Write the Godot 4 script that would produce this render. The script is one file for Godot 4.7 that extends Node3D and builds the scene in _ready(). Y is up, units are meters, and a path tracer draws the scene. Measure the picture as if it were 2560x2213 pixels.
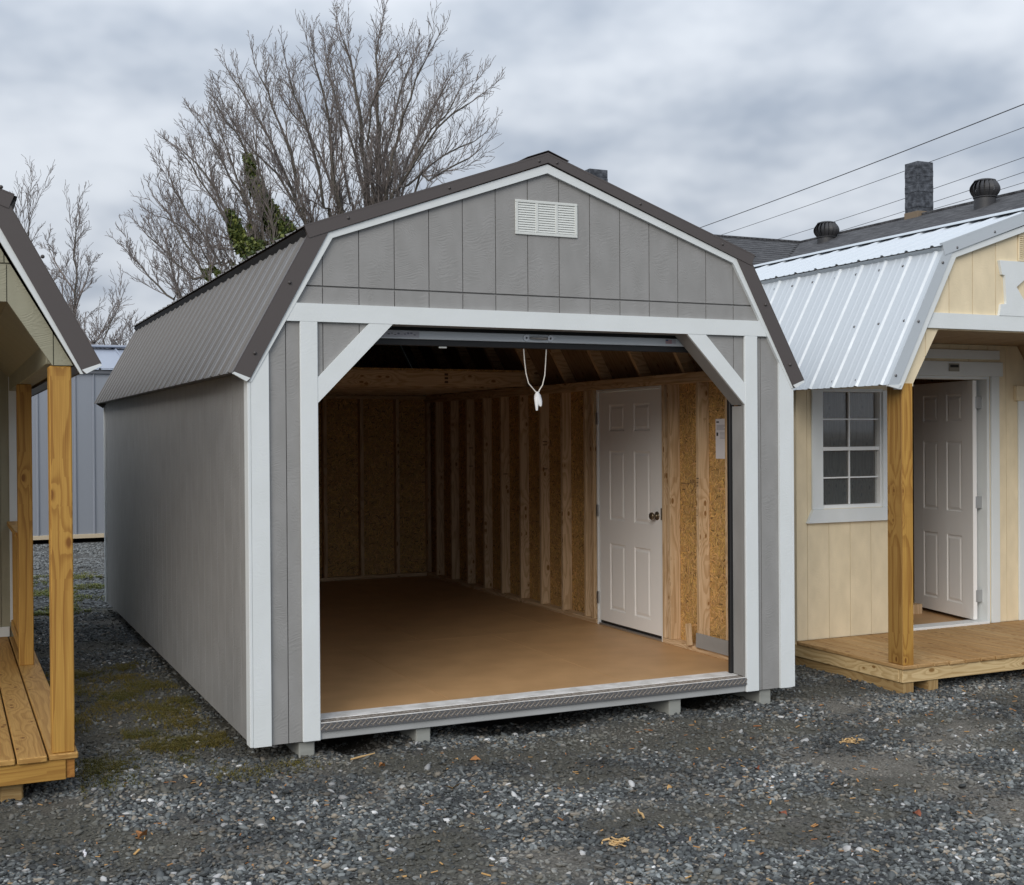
extends Node3D
# A row of portable sheds on a gravel sales lot under an overcast winter sky.

var M := {}
var cache := {}
var used := {}
var gn := FastNoiseLite.new()
var gn2 := FastNoiseLite.new()
var gn3 := FastNoiseLite.new()

# ---------------------------------------------------------------- mesh builder
class MB:
	var v := PackedVector3Array()
	var n := PackedVector3Array()
	var uv := PackedVector2Array()
	var col := PackedColorArray()
	var ix := PackedInt32Array()
	var tint := Color(1, 1, 1)
	var colored := false

	func vert(p: Vector3, nn: Vector3, t: Vector2) -> int:
		v.append(p)
		n.append(nn)
		uv.append(t)
		if colored:
			col.append(tint)
		return v.size() - 1

	func tri_i(a: int, b: int, c: int, nn: Vector3) -> void:
		if (v[b] - v[a]).cross(v[c] - v[a]).dot(nn) > 0.0:
			ix.append_array([a, c, b])
		else:
			ix.append_array([a, b, c])

	func tri(a: Vector3, b: Vector3, c: Vector3, nn: Vector3, ta := Vector2.ZERO, tb := Vector2.ZERO, tc := Vector2.ZERO) -> void:
		tri_i(vert(a, nn, ta), vert(b, nn, tb), vert(c, nn, tc), nn)

	func quad(a: Vector3, b: Vector3, c: Vector3, d: Vector3, nn: Vector3, ta := Vector2.ZERO, tb := Vector2.ZERO, tc := Vector2.ZERO, td := Vector2.ZERO) -> void:
		var i := vert(a, nn, ta)
		var j := vert(b, nn, tb)
		var k := vert(c, nn, tc)
		var l := vert(d, nn, td)
		tri_i(i, j, k, nn)
		tri_i(i, k, l, nn)

	func box(c: Vector3, s: Vector3, ch := 0.0, grain := 1, off := Vector2.ZERO, bs := Basis.IDENTITY) -> void:
		var h := s * 0.5
		ch = minf(ch, minf(h.x, minf(h.y, h.z)) * 0.45)
		for ax in 3:
			var a1 := (ax + 1) % 3
			var a2 := (ax + 2) % 3
			for sg: float in [-1.0, 1.0]:
				var p: Array[Vector3] = []
				var t: Array[Vector2] = []
				for q: Vector2 in [Vector2(-1, -1), Vector2(1, -1), Vector2(1, 1), Vector2(-1, 1)]:
					var o := Vector3.ZERO
					o[ax] = sg * h[ax]
					o[a1] = q.x * (h[a1] - ch)
					o[a2] = q.y * (h[a2] - ch)
					p.append(c + bs * o)
					var vv: float = o[grain] if ax != grain else o[a1]
					var uu: float
					if ax == grain:
						uu = o[a2]
					else:
						uu = o[3 - ax - grain] + sg * 0.11 + ax * 0.07
					t.append(Vector2(uu, vv) + off)
				var nn := Vector3.ZERO
				nn[ax] = sg
				quad(p[0], p[1], p[2], p[3], bs * nn, t[0], t[1], t[2], t[3])
		if ch <= 0.0:
			return
		for ax in 3:
			var a1 := (ax + 1) % 3
			var a2 := (ax + 2) % 3
			for s1: float in [-1.0, 1.0]:
				for s2: float in [-1.0, 1.0]:
					var p: Array[Vector3] = []
					var t: Array[Vector2] = []
					for e: Vector2 in [Vector2(-1, 0), Vector2(1, 0), Vector2(1, 1), Vector2(-1, 1)]:
						var o := Vector3.ZERO
						o[ax] = e.x * (h[ax] - ch)
						o[a1] = s1 * (h[a1] - (ch if e.y > 0.5 else 0.0))
						o[a2] = s2 * (h[a2] - (0.0 if e.y > 0.5 else ch))
						p.append(c + bs * o)
						t.append(Vector2(o[(grain + 1) % 3] + o[(grain + 2) % 3], o[grain]) + off)
					var nn := Vector3.ZERO
					nn[a1] = s1
					nn[a2] = s2
					quad(p[0], p[1], p[2], p[3], (bs * nn).normalized(), t[0], t[1], t[2], t[3])
		for sx: float in [-1.0, 1.0]:
			for sy: float in [-1.0, 1.0]:
				for sz: float in [-1.0, 1.0]:
					var e := Vector3(sx * h.x, sy * h.y, sz * h.z)
					var a := e - Vector3(0, sy * ch, sz * ch)
					var b := e - Vector3(sx * ch, 0, sz * ch)
					var d := e - Vector3(sx * ch, sy * ch, 0)
					tri(c + bs * a, c + bs * b, c + bs * d, (bs * Vector3(sx, sy, sz)).normalized(), off, off, off)

	# polygon in XY pushed from z0 to z1
	func prism(poly: PackedVector2Array, z0: float, z1: float, off := Vector2.ZERO, swap := false) -> void:
		var tr := Geometry2D.triangulate_polygon(poly)
		for side: Array in [[z1, Vector3(0, 0, signf(z1 - z0))], [z0, Vector3(0, 0, signf(z0 - z1))]]:
			var base := v.size()
			for q in poly:
				vert(Vector3(q.x, q.y, side[0]), side[1], (Vector2(q.y, q.x) if swap else q) + off)
			for k in range(0, tr.size(), 3):
				tri_i(base + tr[k], base + tr[k + 1], base + tr[k + 2], side[1])
		var area := 0.0
		for k in poly.size():
			var a := poly[k]
			var b := poly[(k + 1) % poly.size()]
			area += a.cross(b)
		for k in poly.size():
			var a := poly[k]
			var b := poly[(k + 1) % poly.size()]
			var e := (b - a).normalized()
			var nn := Vector3(e.y, -e.x, 0) * signf(area)
			var l := a.distance_to(b)
			quad(Vector3(a.x, a.y, z0), Vector3(b.x, b.y, z0), Vector3(b.x, b.y, z1), Vector3(a.x, a.y, z1), nn, off + Vector2(0, 0), off + Vector2(0, l), off + Vector2(z1 - z0, l), off + Vector2(z1 - z0, 0))

	func tube(pts: PackedVector3Array, rad: PackedFloat32Array, sides := 6, cap := true) -> void:
		var base := v.size()
		var ref := Vector3(0.3, 0.2, 0.93).normalized()
		var run := 0.0
		for i in pts.size():
			var d := (pts[mini(i + 1, pts.size() - 1)] - pts[maxi(i - 1, 0)]).normalized()
			if absf(d.dot(ref)) > 0.95:
				ref = Vector3(1, 0, 0) if absf(d.x) < 0.8 else Vector3(0, 1, 0)
			var a := d.cross(ref).normalized()
			var b := d.cross(a)
			if i > 0:
				run += pts[i].distance_to(pts[i - 1])
			for k in sides + 1:
				var an := TAU * k / sides
				var o := a * cos(an) + b * sin(an)
				vert(pts[i] + o * rad[i], o, Vector2(float(k) / sides * 0.25, run))
		for i in pts.size() - 1:
			for k in sides:
				var q := base + i * (sides + 1) + k
				var nn := n[q] + n[q + 1]
				tri_i(q, q + 1, q + sides + 2, nn)
				tri_i(q, q + sides + 2, q + sides + 1, nn)
		if cap:
			for e: int in [0, pts.size() - 1]:
				var d := (pts[e] - pts[1 if e == 0 else e - 1]).normalized()
				var m := vert(pts[e], d, Vector2.ZERO)
				var s := v.size()
				for k in sides + 1:
					vert(v[base + e * (sides + 1) + k], d, Vector2(0.02, 0.02 * k))
				for k in sides:
					tri_i(m, s + k, s + k + 1, d)

	# profile of (radius, height) turned round y
	func lathe(prof: PackedVector2Array, seg := 16, at := Vector3.ZERO) -> void:
		var base := v.size()
		for i in prof.size():
			var e := (prof[mini(i + 1, prof.size() - 1)] - prof[maxi(i - 1, 0)]).normalized()
			for k in seg + 1:
				var an := TAU * k / seg
				var nn := Vector3(e.y * cos(an), -e.x, e.y * sin(an))
				vert(at + Vector3(prof[i].x * cos(an), prof[i].y, prof[i].x * sin(an)), nn, Vector2(float(k) / seg, prof[i].y))
		for i in prof.size() - 1:
			for k in seg:
				var q := base + i * (seg + 1) + k
				var nn := n[q] + n[q + 1] + n[q + seg + 1]
				tri_i(q, q + 1, q + seg + 2, nn)
				tri_i(q, q + seg + 2, q + seg + 1, nn)

	func mesh() -> ArrayMesh:
		var a := []
		a.resize(Mesh.ARRAY_MAX)
		a[Mesh.ARRAY_VERTEX] = v
		a[Mesh.ARRAY_NORMAL] = n
		a[Mesh.ARRAY_TEX_UV] = uv
		if colored:
			a[Mesh.ARRAY_COLOR] = col
		a[Mesh.ARRAY_INDEX] = ix
		var m := ArrayMesh.new()
		m.add_surface_from_arrays(Mesh.PRIMITIVE_TRIANGLES, a)
		return m

# ---------------------------------------------------------------- nodes
func thing(called: String, label: String, category: String, at := Vector3.ZERO, group := "") -> Node3D:
	var o := Node3D.new()
	o.name = numbered(called)
	add_child(o, true)
	o.position = at
	o.set_meta("label", label)
	o.set_meta("category", category)
	if group:
		o.set_meta("group", group)
	return o

func numbered(called: String) -> String:
	used[called] = used.get(called, -1) + 1
	return called if used[called] == 0 else "%s_%03d" % [called, used[called]]

func part(p: Node3D, called: String, m: Mesh, mt: Material, at := Vector3.ZERO, bs := Basis.IDENTITY, label := "") -> MeshInstance3D:
	var o := MeshInstance3D.new()
	o.name = called
	o.mesh = m
	o.material_override = mt
	o.transform = Transform3D(bs, at)
	p.add_child(o, true)
	if label:
		o.set_meta("label", label)
	return o

func group_part(p: Node3D, called: String, at := Vector3.ZERO, bs := Basis.IDENTITY) -> Node3D:
	var o := Node3D.new()
	o.name = called
	o.transform = Transform3D(bs, at)
	p.add_child(o, true)
	return o

func single(called: String, m: Mesh, mt: Material, label: String, category: String, at := Vector3.ZERO, bs := Basis.IDENTITY, group := "") -> MeshInstance3D:
	var o := part(self, numbered(called), m, mt, at, bs, label)
	o.set_meta("category", category)
	if group:
		o.set_meta("group", group)
	return o

var off_rng := RandomNumberGenerator.new()
func ro() -> Vector2:
	return Vector2(off_rng.randi_range(0, 7) * 0.037, off_rng.randi_range(0, 11) * 0.23)

func bm(s: Vector3, ch := 0.003, grain := 1) -> ArrayMesh:
	var o := ro()
	if s[grain] < 2.85:
		o.y = 0.05 + s[grain] * 0.5 + (2.9 - s[grain]) * off_rng.randi_range(0, 5) / 5.0
	var key := [s.snapped(Vector3.ONE * 0.0005), ch, grain, o]
	if not cache.has(key):
		var b := MB.new()
		b.box(Vector3.ZERO, s, ch, grain, o)
		cache[key] = b.mesh()
	return cache[key]

# a box given by two corners
func cb(p: Node3D, called: String, a: Vector3, b: Vector3, mt: Material, grain := 1, ch := 0.003) -> MeshInstance3D:
	return part(p, called, bm((b - a).abs(), ch, grain), mt, (a + b) * 0.5)

func pr(p: Node3D, called: String, poly: PackedVector2Array, z0: float, z1: float, mt: Material, swap := false) -> MeshInstance3D:
	var b := MB.new()
	b.prism(poly, z0, z1, ro(), swap)
	return part(p, called, b.mesh(), mt)

func P(a: Array) -> PackedVector2Array:
	var r := PackedVector2Array()
	for k in range(0, a.size(), 2):
		r.append(Vector2(a[k], a[k + 1]))
	return r

func mirror(poly: PackedVector2Array, mid: float) -> PackedVector2Array:
	var r := PackedVector2Array()
	for q in poly:
		r.append(Vector2(2.0 * mid - q.x, q.y))
	return r

func band(a: Vector2, b: Vector2, d0: float, d1: float) -> PackedVector2Array:
	var e := (b - a).normalized()
	var nn := Vector2(e.y, -e.x)
	return PackedVector2Array([a + nn * d0, b + nn * d0, b + nn * d1, a + nn * d1])

# vertical boards of a wall drawn in XY, cut to an outline with openings
func planks(p: Node3D, outline: PackedVector2Array, holes: Array, x0: float, pitch: float, gap: float, z0: float, z1: float, mt: Material, called := "siding_plank") -> void:
	var lo := 1e9
	var hi := -1e9
	var bot := 1e9
	var top := -1e9
	for q in outline:
		lo = minf(lo, q.x)
		hi = maxf(hi, q.x)
		bot = minf(bot, q.y)
		top = maxf(top, q.y)
	var k := floori((lo - x0) / pitch) - 1
	while x0 + k * pitch < hi:
		var a := x0 + k * pitch + gap * 0.5
		var b := a + pitch - gap
		k += 1
		var pieces: Array = Geometry2D.intersect_polygons(outline, P([a, bot - 1, b, bot - 1, b, top + 1, a, top + 1]))
		for h: PackedVector2Array in holes:
			var next := []
			for q: PackedVector2Array in pieces:
				next.append_array(Geometry2D.clip_polygons(q, h))
			pieces = next
		for q: PackedVector2Array in pieces:
			if q.size() > 2:
				pr(p, called, q, z0, z1, mt)

# ---------------------------------------------------------------- textures
func C(r: float, g: float, b: float) -> Color:
	return Color(r, g, b).linear_to_srgb()

func mat(c: Color, rough := 0.7, metal := 0.0) -> StandardMaterial3D:
	var m := StandardMaterial3D.new()
	m.albedo_color = c
	m.roughness = rough
	m.metallic = metal
	return m

func tex_from(data: PackedByteArray, w: int, h: int, rgb := true) -> ImageTexture:
	return ImageTexture.create_from_image(Image.create_from_data(w, h, false, Image.FORMAT_RGB8 if rgb else Image.FORMAT_L8, data))

# lumber: u runs 0.25 m across the grain, v 3 m along it
func wood_tex(sd: int, contrast: float, knots: int, rings: float, warm: float) -> ImageTexture:
	var w := 192
	var h := 1152
	var r := RandomNumberGenerator.new()
	r.seed = sd
	var nz := FastNoiseLite.new()
	nz.seed = sd
	nz.frequency = 1.0
	nz.fractal_octaves = 3
	var fine := FastNoiseLite.new()
	fine.seed = sd + 5
	fine.frequency = 1.0
	fine.fractal_octaves = 2
	var kn := []
	for i in knots:
		kn.append(Vector3(r.randf(), r.randf_range(0.03, 0.97), r.randf_range(0.005, 0.012)))
	var data := PackedByteArray()
	data.resize(w * h * 3)
	for y in h:
		var vv := float(y) / h
		var near := []
		for q: Vector3 in kn:
			if absf(q.y - vv) < 0.06:
				near.append(q)
		for x in w:
			var uu := float(x) / w
			var ca := cos(uu * TAU)
			var sa := sin(uu * TAU)
			var g := absf(uu - 0.5) * 2.0 * rings + nz.get_noise_3d(ca * 0.35, sa * 0.35, vv * 1.8) * rings * 0.42
			var dark := 0.0
			for q: Vector3 in near:
				var du := uu - q.x
				du -= roundf(du)
				var dx := du * 0.25
				var dy := (vv - q.y) * 3.0
				var d := sqrt(dx * dx + dy * dy * 0.25)
				g += exp(-d / 0.03) * 3.0
				dark = maxf(dark, smoothstep(q.z * 1.3, q.z * 0.8, d))
			var f := g - floorf(g)
			var ring := smoothstep(0.35, 0.85, f) * (1.0 - smoothstep(0.92, 1.0, f))
			var st := fine.get_noise_3d(ca * 9.0, sa * 9.0, vv * 9.0)
			var bl := nz.get_noise_3d(ca * 0.5 + 7.0, sa * 0.5, vv * 4.0)
			var val := 0.9 - contrast * (0.28 * ring + 0.1) + st * 0.09 + bl * 0.1 * contrast
			val = lerpf(val, 0.42, dark * 0.8)
			val = clampf(val, 0.1, 1.0)
			var i := (y * w + x) * 3
			var t := (1.0 - val) * warm
			data[i] = int(255.0 * clampf(val + t * 0.25, 0, 1))
			data[i + 1] = int(255.0 * val)
			data[i + 2] = int(255.0 * clampf(val - t * 0.35, 0, 1))
	return tex_from(data, w, h)

# pressed wood grain of painted siding: 1 m by 2 m
func emboss_tex(sd: int) -> ImageTexture:
	var w := 384
	var h := 1152
	var nz := FastNoiseLite.new()
	nz.seed = sd
	nz.frequency = 1.0
	nz.fractal_octaves = 2
	var big := FastNoiseLite.new()
	big.seed = sd + 3
	big.frequency = 1.0
	big.fractal_octaves = 1
	var data := PackedByteArray()
	data.resize(w * h)
	for y in h:
		var vy := float(y) / h * 2.0
		for x in w:
			var ux := float(x) / w
			var b := big.get_noise_2d(ux * 5.0, vy * 3.5)
			var a := nz.get_noise_2d(ux * 16.0 + b * 3.0, (vy + b * 0.05) * 75.0)
			var strength := smoothstep(-0.25, 0.35, big.get_noise_2d(ux * 9.0 + 40.0, vy * 4.0))
			data[y * w + x] = int(255.0 * clampf(0.5 + a * 0.75 * (0.25 + strength), 0, 1))
	return tex_from(data, w, h, false)

# pressed strands of OSB: 1.2 m square
func osb_tex() -> ImageTexture:
	var n := 640
	var r := RandomNumberGenerator.new()
	r.seed = 91
	var data := PackedByteArray()
	data.resize(n * n * 3)
	for i in n * n:
		data[i * 3] = 190
		data[i * 3 + 1] = 170
		data[i * 3 + 2] = 140
	for s in 9000:
		var cx := r.randf() * n
		var cy := r.randf() * n
		var an := r.randf() * TAU
		var len := r.randf_range(8, 34)
		var wid := r.randf_range(2.0, 7.0)
		var v := r.randf_range(0.74, 1.0)
		if r.randf() < 0.06:
			v *= 0.6
		var cr := int(255 * v)
		var cg := int(255 * v * r.randf_range(0.9, 0.96))
		var cbb := int(255 * v * r.randf_range(0.72, 0.88))
		var dx := cos(an)
		var dy := sin(an)
		for a in int(len):
			for b in int(wid):
				var x := posmod(int(cx + dx * (a - len * 0.5) - dy * (b - wid * 0.5)), n)
				var y := posmod(int(cy + dy * (a - len * 0.5) + dx * (b - wid * 0.5)), n)
				var k := (y * n + x) * 3
				var e := 0.82 if b == 0 else 1.0
				data[k] = int(cr * e)
				data[k + 1] = int(cg * e)
				data[k + 2] = int(cbb * e)
	return tex_from(data, n, n)

func noise_tex(sd: int, freq: float, oct: int, c0: Color, c1: Color, size := 512, kind := FastNoiseLite.TYPE_SIMPLEX_SMOOTH) -> NoiseTexture2D:
	var t := NoiseTexture2D.new()
	var nz := FastNoiseLite.new()
	nz.seed = sd
	nz.noise_type = kind
	nz.frequency = freq
	nz.fractal_octaves = oct
	if kind == FastNoiseLite.TYPE_CELLULAR:
		nz.cellular_return_type = FastNoiseLite.RETURN_CELL_VALUE
		nz.fractal_type = FastNoiseLite.FRACTAL_NONE
	t.noise = nz
	t.width = size
	t.height = size
	t.seamless = true
	var g := Gradient.new()
	g.set_color(0, c0)
	g.set_color(1, c1)
	t.color_ramp = g
	return t

func wood_mat(c: Color, t: Texture2D, rough := 0.75, relief := 0.04) -> StandardMaterial3D:
	var m := mat(c, rough)
	m.albedo_texture = t
	m.uv1_scale = Vector3(4.0, 1.0 / 3.0, 1)
	if relief > 0.0:
		m.heightmap_enabled = true
		m.heightmap_texture = t
		m.heightmap_scale = relief
	return m

func siding_mat(c: Color, e: Texture2D, dirt: Texture2D, relief := 0.08) -> StandardMaterial3D:
	var m := mat(c, 0.62)
	m.albedo_texture = dirt
	m.uv1_scale = Vector3(1.0, 0.5, 1)
	m.heightmap_enabled = true
	m.heightmap_texture = e
	m.heightmap_scale = relief
	return m

func materials() -> void:
	var emboss := emboss_tex(11)
	var dirt := noise_tex(21, 0.012, 4, Color(0.93, 0.93, 0.925), Color(1, 1, 1), 512)
	var pine := wood_tex(3, 0.42, 13, 3.0, 0.8)
	var bold := wood_tex(8, 0.55, 12, 2.6, 0.9)
	M.grey = siding_mat(C(0.315, 0.310, 0.302), emboss, dirt)
	M.grey_flat = siding_mat(C(0.315, 0.310, 0.302), emboss, dirt, 0.03)
	M.sill_grey = siding_mat(C(0.42, 0.43, 0.43), emboss, dirt, 0.03)  # paler grey than the siding, used on the sill board
	M.white = siding_mat(C(0.74, 0.775, 0.78), emboss, noise_tex(22, 0.02, 4, Color(0.975, 0.975, 0.97), Color(1, 1, 1), 256), 0.035)
	M.cream = siding_mat(C(0.85, 0.72, 0.495), emboss, dirt, 0.045)
	M.olive = siding_mat(C(0.33, 0.315, 0.225), emboss, dirt, 0.10)
	M.ply = wood_mat(C(0.42, 0.30, 0.19), pine, 0.8)
	M.stud = wood_mat(C(0.84, 0.65, 0.44), pine, 0.75)
	M.post = wood_mat(C(0.62, 0.365, 0.08), bold, 0.6, 0.05)
	M.post_dark = wood_mat(C(0.45, 0.27, 0.075), bold, 0.65, 0.05)  # darker copy of the post wood, behind the front skin of one post
	M.deck_l = wood_mat(C(0.62, 0.38, 0.12), pine, 0.65)
	M.deck_end = wood_mat(C(0.50, 0.24, 0.05), pine, 0.7)
	M.deck_r = wood_mat(C(0.58, 0.38, 0.175), pine, 0.7)
	M.deck_r2 = wood_mat(C(0.53, 0.335, 0.145), pine, 0.7)
	M.deck_r3 = wood_mat(C(0.63, 0.43, 0.21), pine, 0.7)
	M.frame = wood_mat(C(0.82, 0.65, 0.37), pine, 0.75)
	M.fascia_l = wood_mat(C(0.58, 0.34, 0.075), pine, 0.7)
	M.skid = wood_mat(C(0.50, 0.36, 0.17), pine, 0.85)
	M.skid_grey = wood_mat(C(0.33, 0.34, 0.315), dirt, 0.9, 0.0)
	M.osb = mat(C(0.78, 0.555, 0.28), 0.7)
	M.osb.albedo_texture = osb_tex()
	M.osb.uv1_scale = Vector3(1.0 / 1.2, 1.0 / 1.2, 1)
	var fl := noise_tex(33, 0.008, 6, Color(0.92, 0.91, 0.90), Color(1, 1, 1), 1024)
	M.floor = mat(C(0.60, 0.365, 0.175), 0.5)
	M.floor.albedo_texture = fl
	M.floor.uv1_scale = Vector3(0.35, 0.35, 1)
	var scuff := noise_tex(41, 0.015, 5, Color(0.55, 0.55, 0.55), Color(1, 1, 1), 512)
	M.roof = mat(C(0.135, 0.125, 0.115), 0.45, 0.0)
	M.roof.metallic_specular = 0.5
	M.roof.roughness_texture = scuff
	M.roof_dark = mat(C(0.088, 0.075, 0.071), 0.42)
	M.screw_dark = mat(C(0.06, 0.052, 0.05), 0.5)
	M.silver = mat(C(0.56, 0.605, 0.645), 0.5, 0.12)
	M.silver.roughness_texture = scuff
	M.silver_trim = mat(C(0.52, 0.565, 0.60), 0.45, 0.15)
	M.alu = mat(C(0.66, 0.62, 0.58), 0.5, 0.2)
	M.alu.albedo_texture = noise_tex(43, 0.03, 5, Color(0.45, 0.42, 0.38), Color(1, 1, 1), 512)
	M.alu.uv1_scale = Vector3(2, 2, 1)
	M.tread = mat(C(0.17, 0.17, 0.175), 0.4, 0.4)
	M.bright = mat(C(0.93, 0.93, 0.92), 0.5, 0.0)
	M.bright.albedo_texture = noise_tex(44, 0.03, 5, Color(0.8, 0.79, 0.77), Color(1, 1, 1), 256)
	M.doorsteel = mat(C(0.66, 0.70, 0.73), 0.45, 0.1)
	M.black = mat(C(0.012, 0.012, 0.013), 0.55)
	M.screw = mat(C(0.16, 0.16, 0.17), 0.4, 0.6)
	M.galv = mat(C(0.52, 0.53, 0.54), 0.35, 0.8)
	M.brass = mat(C(0.20, 0.16, 0.11), 0.3, 0.8)
	M.vent = mat(C(0.66, 0.68, 0.65), 0.5)
	M.door = wood_mat(C(0.88, 0.87, 0.85), bold, 0.45, 0.05)
	M.door.albedo_texture = null
	M.rope = mat(C(0.72, 0.68, 0.62), 0.85)
	M.bag = mat(C(0.82, 0.82, 0.82), 0.45)
	M.paper = mat(C(0.74, 0.73, 0.76), 0.8)
	M.ink = mat(C(0.03, 0.03, 0.03), 0.8)
	M.glass = mat(Color(0.75, 0.8, 0.8, 0.06), 0.03)
	M.glass.transparency = BaseMaterial3D.TRANSPARENCY_ALPHA
	M.vinyl = mat(C(0.78, 0.79, 0.78), 0.4)
	M.lumber = wood_mat(C(0.62, 0.46, 0.28), pine, 0.85, 0.0)
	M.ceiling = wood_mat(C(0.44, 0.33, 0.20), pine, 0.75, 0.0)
	M.bluesteel = mat(C(0.31, 0.335, 0.38), 0.28, 0.25)
	M.blueroof = mat(C(0.36, 0.40, 0.48), 0.4, 0.2)
	M.tan = mat(C(0.5, 0.42, 0.3), 0.7)
	M.shingle = mat(C(0.098, 0.099, 0.104), 0.9)
	M.shingle.albedo_texture = noise_tex(51, 0.05, 2, Color(0.55, 0.55, 0.57), Color(1, 1, 1), 512, FastNoiseLite.TYPE_CELLULAR)
	M.shingle.uv1_scale = Vector3(0.32, 2.2, 1)
	M.chimney = mat(C(0.15, 0.165, 0.19), 0.75)
	M.chimney.albedo_texture = noise_tex(53, 0.022, 5, Color(0.35, 0.36, 0.38), Color(1, 1, 1), 512)
	M.chimney.uv1_triplanar = true
	M.chimney.uv1_scale = Vector3(0.7, 0.9, 0.7)
	M.turbine = mat(C(0.04, 0.04, 0.043), 0.55)
	M.bark = mat(C(0.17, 0.15, 0.122), 0.95)
	M.bark.albedo_texture = noise_tex(61, 0.03, 4, Color(0.5, 0.5, 0.5), Color(1, 1, 1), 256)
	M.bark.uv1_scale = Vector3(4, 1.5, 1)
	M.twig = mat(C(0.215, 0.185, 0.17), 0.95)
	M.ivy = mat(Color(1, 1, 1), 0.6)
	M.ivy.vertex_color_use_as_albedo = true
	M.wire = mat(C(0.06, 0.06, 0.065), 0.7)
	M.stone = mat(Color(1, 1, 1), 0.72)
	M.stone.vertex_color_use_as_albedo = true
	M.ground = mat(Color(1, 1, 1), 0.95)
	M.ground.vertex_color_use_as_albedo = true
	M.ground.albedo_texture = noise_tex(71, 0.11, 1, Color(0.66, 0.66, 0.66), Color(1, 1, 1), 1024, FastNoiseLite.TYPE_CELLULAR)
	M.ground.uv1_scale = Vector3(1.0, 1.0, 1)
	M.ground.heightmap_enabled = true
	M.ground.heightmap_texture = M.ground.albedo_texture
	M.ground.heightmap_scale = 0.5
	M.blade = mat(Color(1, 1, 1), 0.8)
	M.blade.vertex_color_use_as_albedo = true
	M.leaf = mat(C(0.34, 0.15, 0.05), 0.8)
	M.leaf_pale = mat(C(0.48, 0.29, 0.11), 0.8)
	M.leaf_red = mat(C(0.22, 0.07, 0.035), 0.8)
	M.chip = mat(C(0.55, 0.36, 0.16), 0.85)

# ---------------------------------------------------------------- setting
func gh(x: float, z: float) -> float:
	var dip := 0.0
	if z < 0.3 and z > -1.5:
		for q: Vector2 in [Vector2(0.66, 0.16), Vector2(1.75, 0.42), Vector2(3.05, 0.17)]:
			dip += 0.075 * exp(-pow((x - q.x) / q.y, 4.0)) * exp(-pow((z + 0.45) / 0.42, 4.0))
	return -0.096 - dip + gn.get_noise_2d(x, z) * 0.022 + gn2.get_noise_2d(x, z) * 0.010

# how far fine silt (x) and dark wet mud (y) have covered the stones, 0 to 1
func silt(x: float, z: float) -> Vector2:
	var m := gn3.get_noise_2d(x, z) * 1.25 - 0.12
	var w := 0.0
	for q: Array in [[3.35, 1.5, 0.7, 0.28, 0.9], [2.75, 1.9, 0.5, 0.28, 0.7], [4.4, 1.1, 0.8, 0.25, 0.7], [-1.15, 0.3, 0.3, 0.14, 0.9], [3.3, 2.5, 0.5, 0.3, 0.7], [1.35, 1.55, 0.35, 0.16, 0.6], [2.2, 1.25, 0.5, 0.12, 0.5]]:
		var dx: float = (x - q[0]) / q[2]
		var dz: float = (z - q[1]) / q[3]
		m += q[4] * exp(-dx * dx - dz * dz)
	for q: Array in [[1.0, 0.3, 0.7, 0.22, 1.0], [1.9, 0.5, 0.8, 0.3, 1.0], [2.8, 0.5, 0.7, 0.28, 0.9], [2.1, 1.0, 0.9, 0.22, 0.8], [1.5, 1.75, 0.5, 0.16, 0.7], [2.6, 1.9, 0.8, 0.2, 0.6], [3.9, 0.85, 0.5, 0.18, 0.6], [-0.45, -0.5, 0.6, 0.7, 0.9], [-0.45, -2.2, 0.7, 1.6, 0.8]]:
		var dx: float = (x - q[0]) / q[2]
		var dz: float = (z - q[1]) / q[3]
		w += q[4] * exp(-dx * dx - dz * dz)
	w += smoothstep(0.08, 0.42, gn.get_noise_2d(x * 0.75 + 50.0, z * 1.1)) * 0.85
	w = clampf(w + gn2.get_noise_2d(x * 0.6, z * 0.6) * 0.9 - 0.15, 0.0, 1.0) * (1.0 if w > 0.08 else 0.0)
	return Vector2(clampf(m * 1.5, 0.0, 1.0), clampf(w * 1.5, 0.0, 1.0))

func lot() -> void:
	var xs := PackedFloat32Array()
	var zs := PackedFloat32Array()
	var far: Array[float] = [220, 140, 90, 60, 42, 30, 22, 17, 13, 10.5]
	for q in far:
		xs.append(-q)
	var x := -4.0
	while x < 9.0:
		xs.append(x)
		x += 0.065
	for k in range(far.size() - 1, -1, -1):
		xs.append(far[k])
	for q in far:
		zs.append(-q - 0.5)
	var z := -9.0
	while z < 4.5:
		zs.append(z)
		z += 0.065 if z > -2.0 else 0.12
	for q: float in [6.0, 10.0, 18.0, 32.0, 60.0, 120.0, 220.0]:
		zs.append(q)
	var b := MB.new()
	b.colored = true
	for zz in zs:
		for xx in xs:
			var s := silt(xx, zz)
			b.tint = Color(0.07, 0.074, 0.076).lerp(Color(0.19, 0.175, 0.148), s.x).lerp(Color(0.108, 0.102, 0.083), s.y * 0.9)
			var e := 0.12
			var nn := Vector3(gh(xx - e, zz) - gh(xx + e, zz), 2.0 * e, gh(xx, zz - e) - gh(xx, zz + e)).normalized()
			b.vert(Vector3(xx, gh(xx, zz), zz), nn, Vector2(xx, zz))
	var w := xs.size()
	for j in zs.size() - 1:
		for i in w - 1:
			var q := j * w + i
			b.ix.append_array([q, q + 1, q + w + 1, q, q + w + 1, q + w])
	# winding: front faces clockwise seen from above
	var o := part(self, "ground", b.mesh(), M.ground)
	o.set_meta("kind", "structure")
	o.set_meta("label", "dark grey gravel lot with patches of fine silt")

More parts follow.
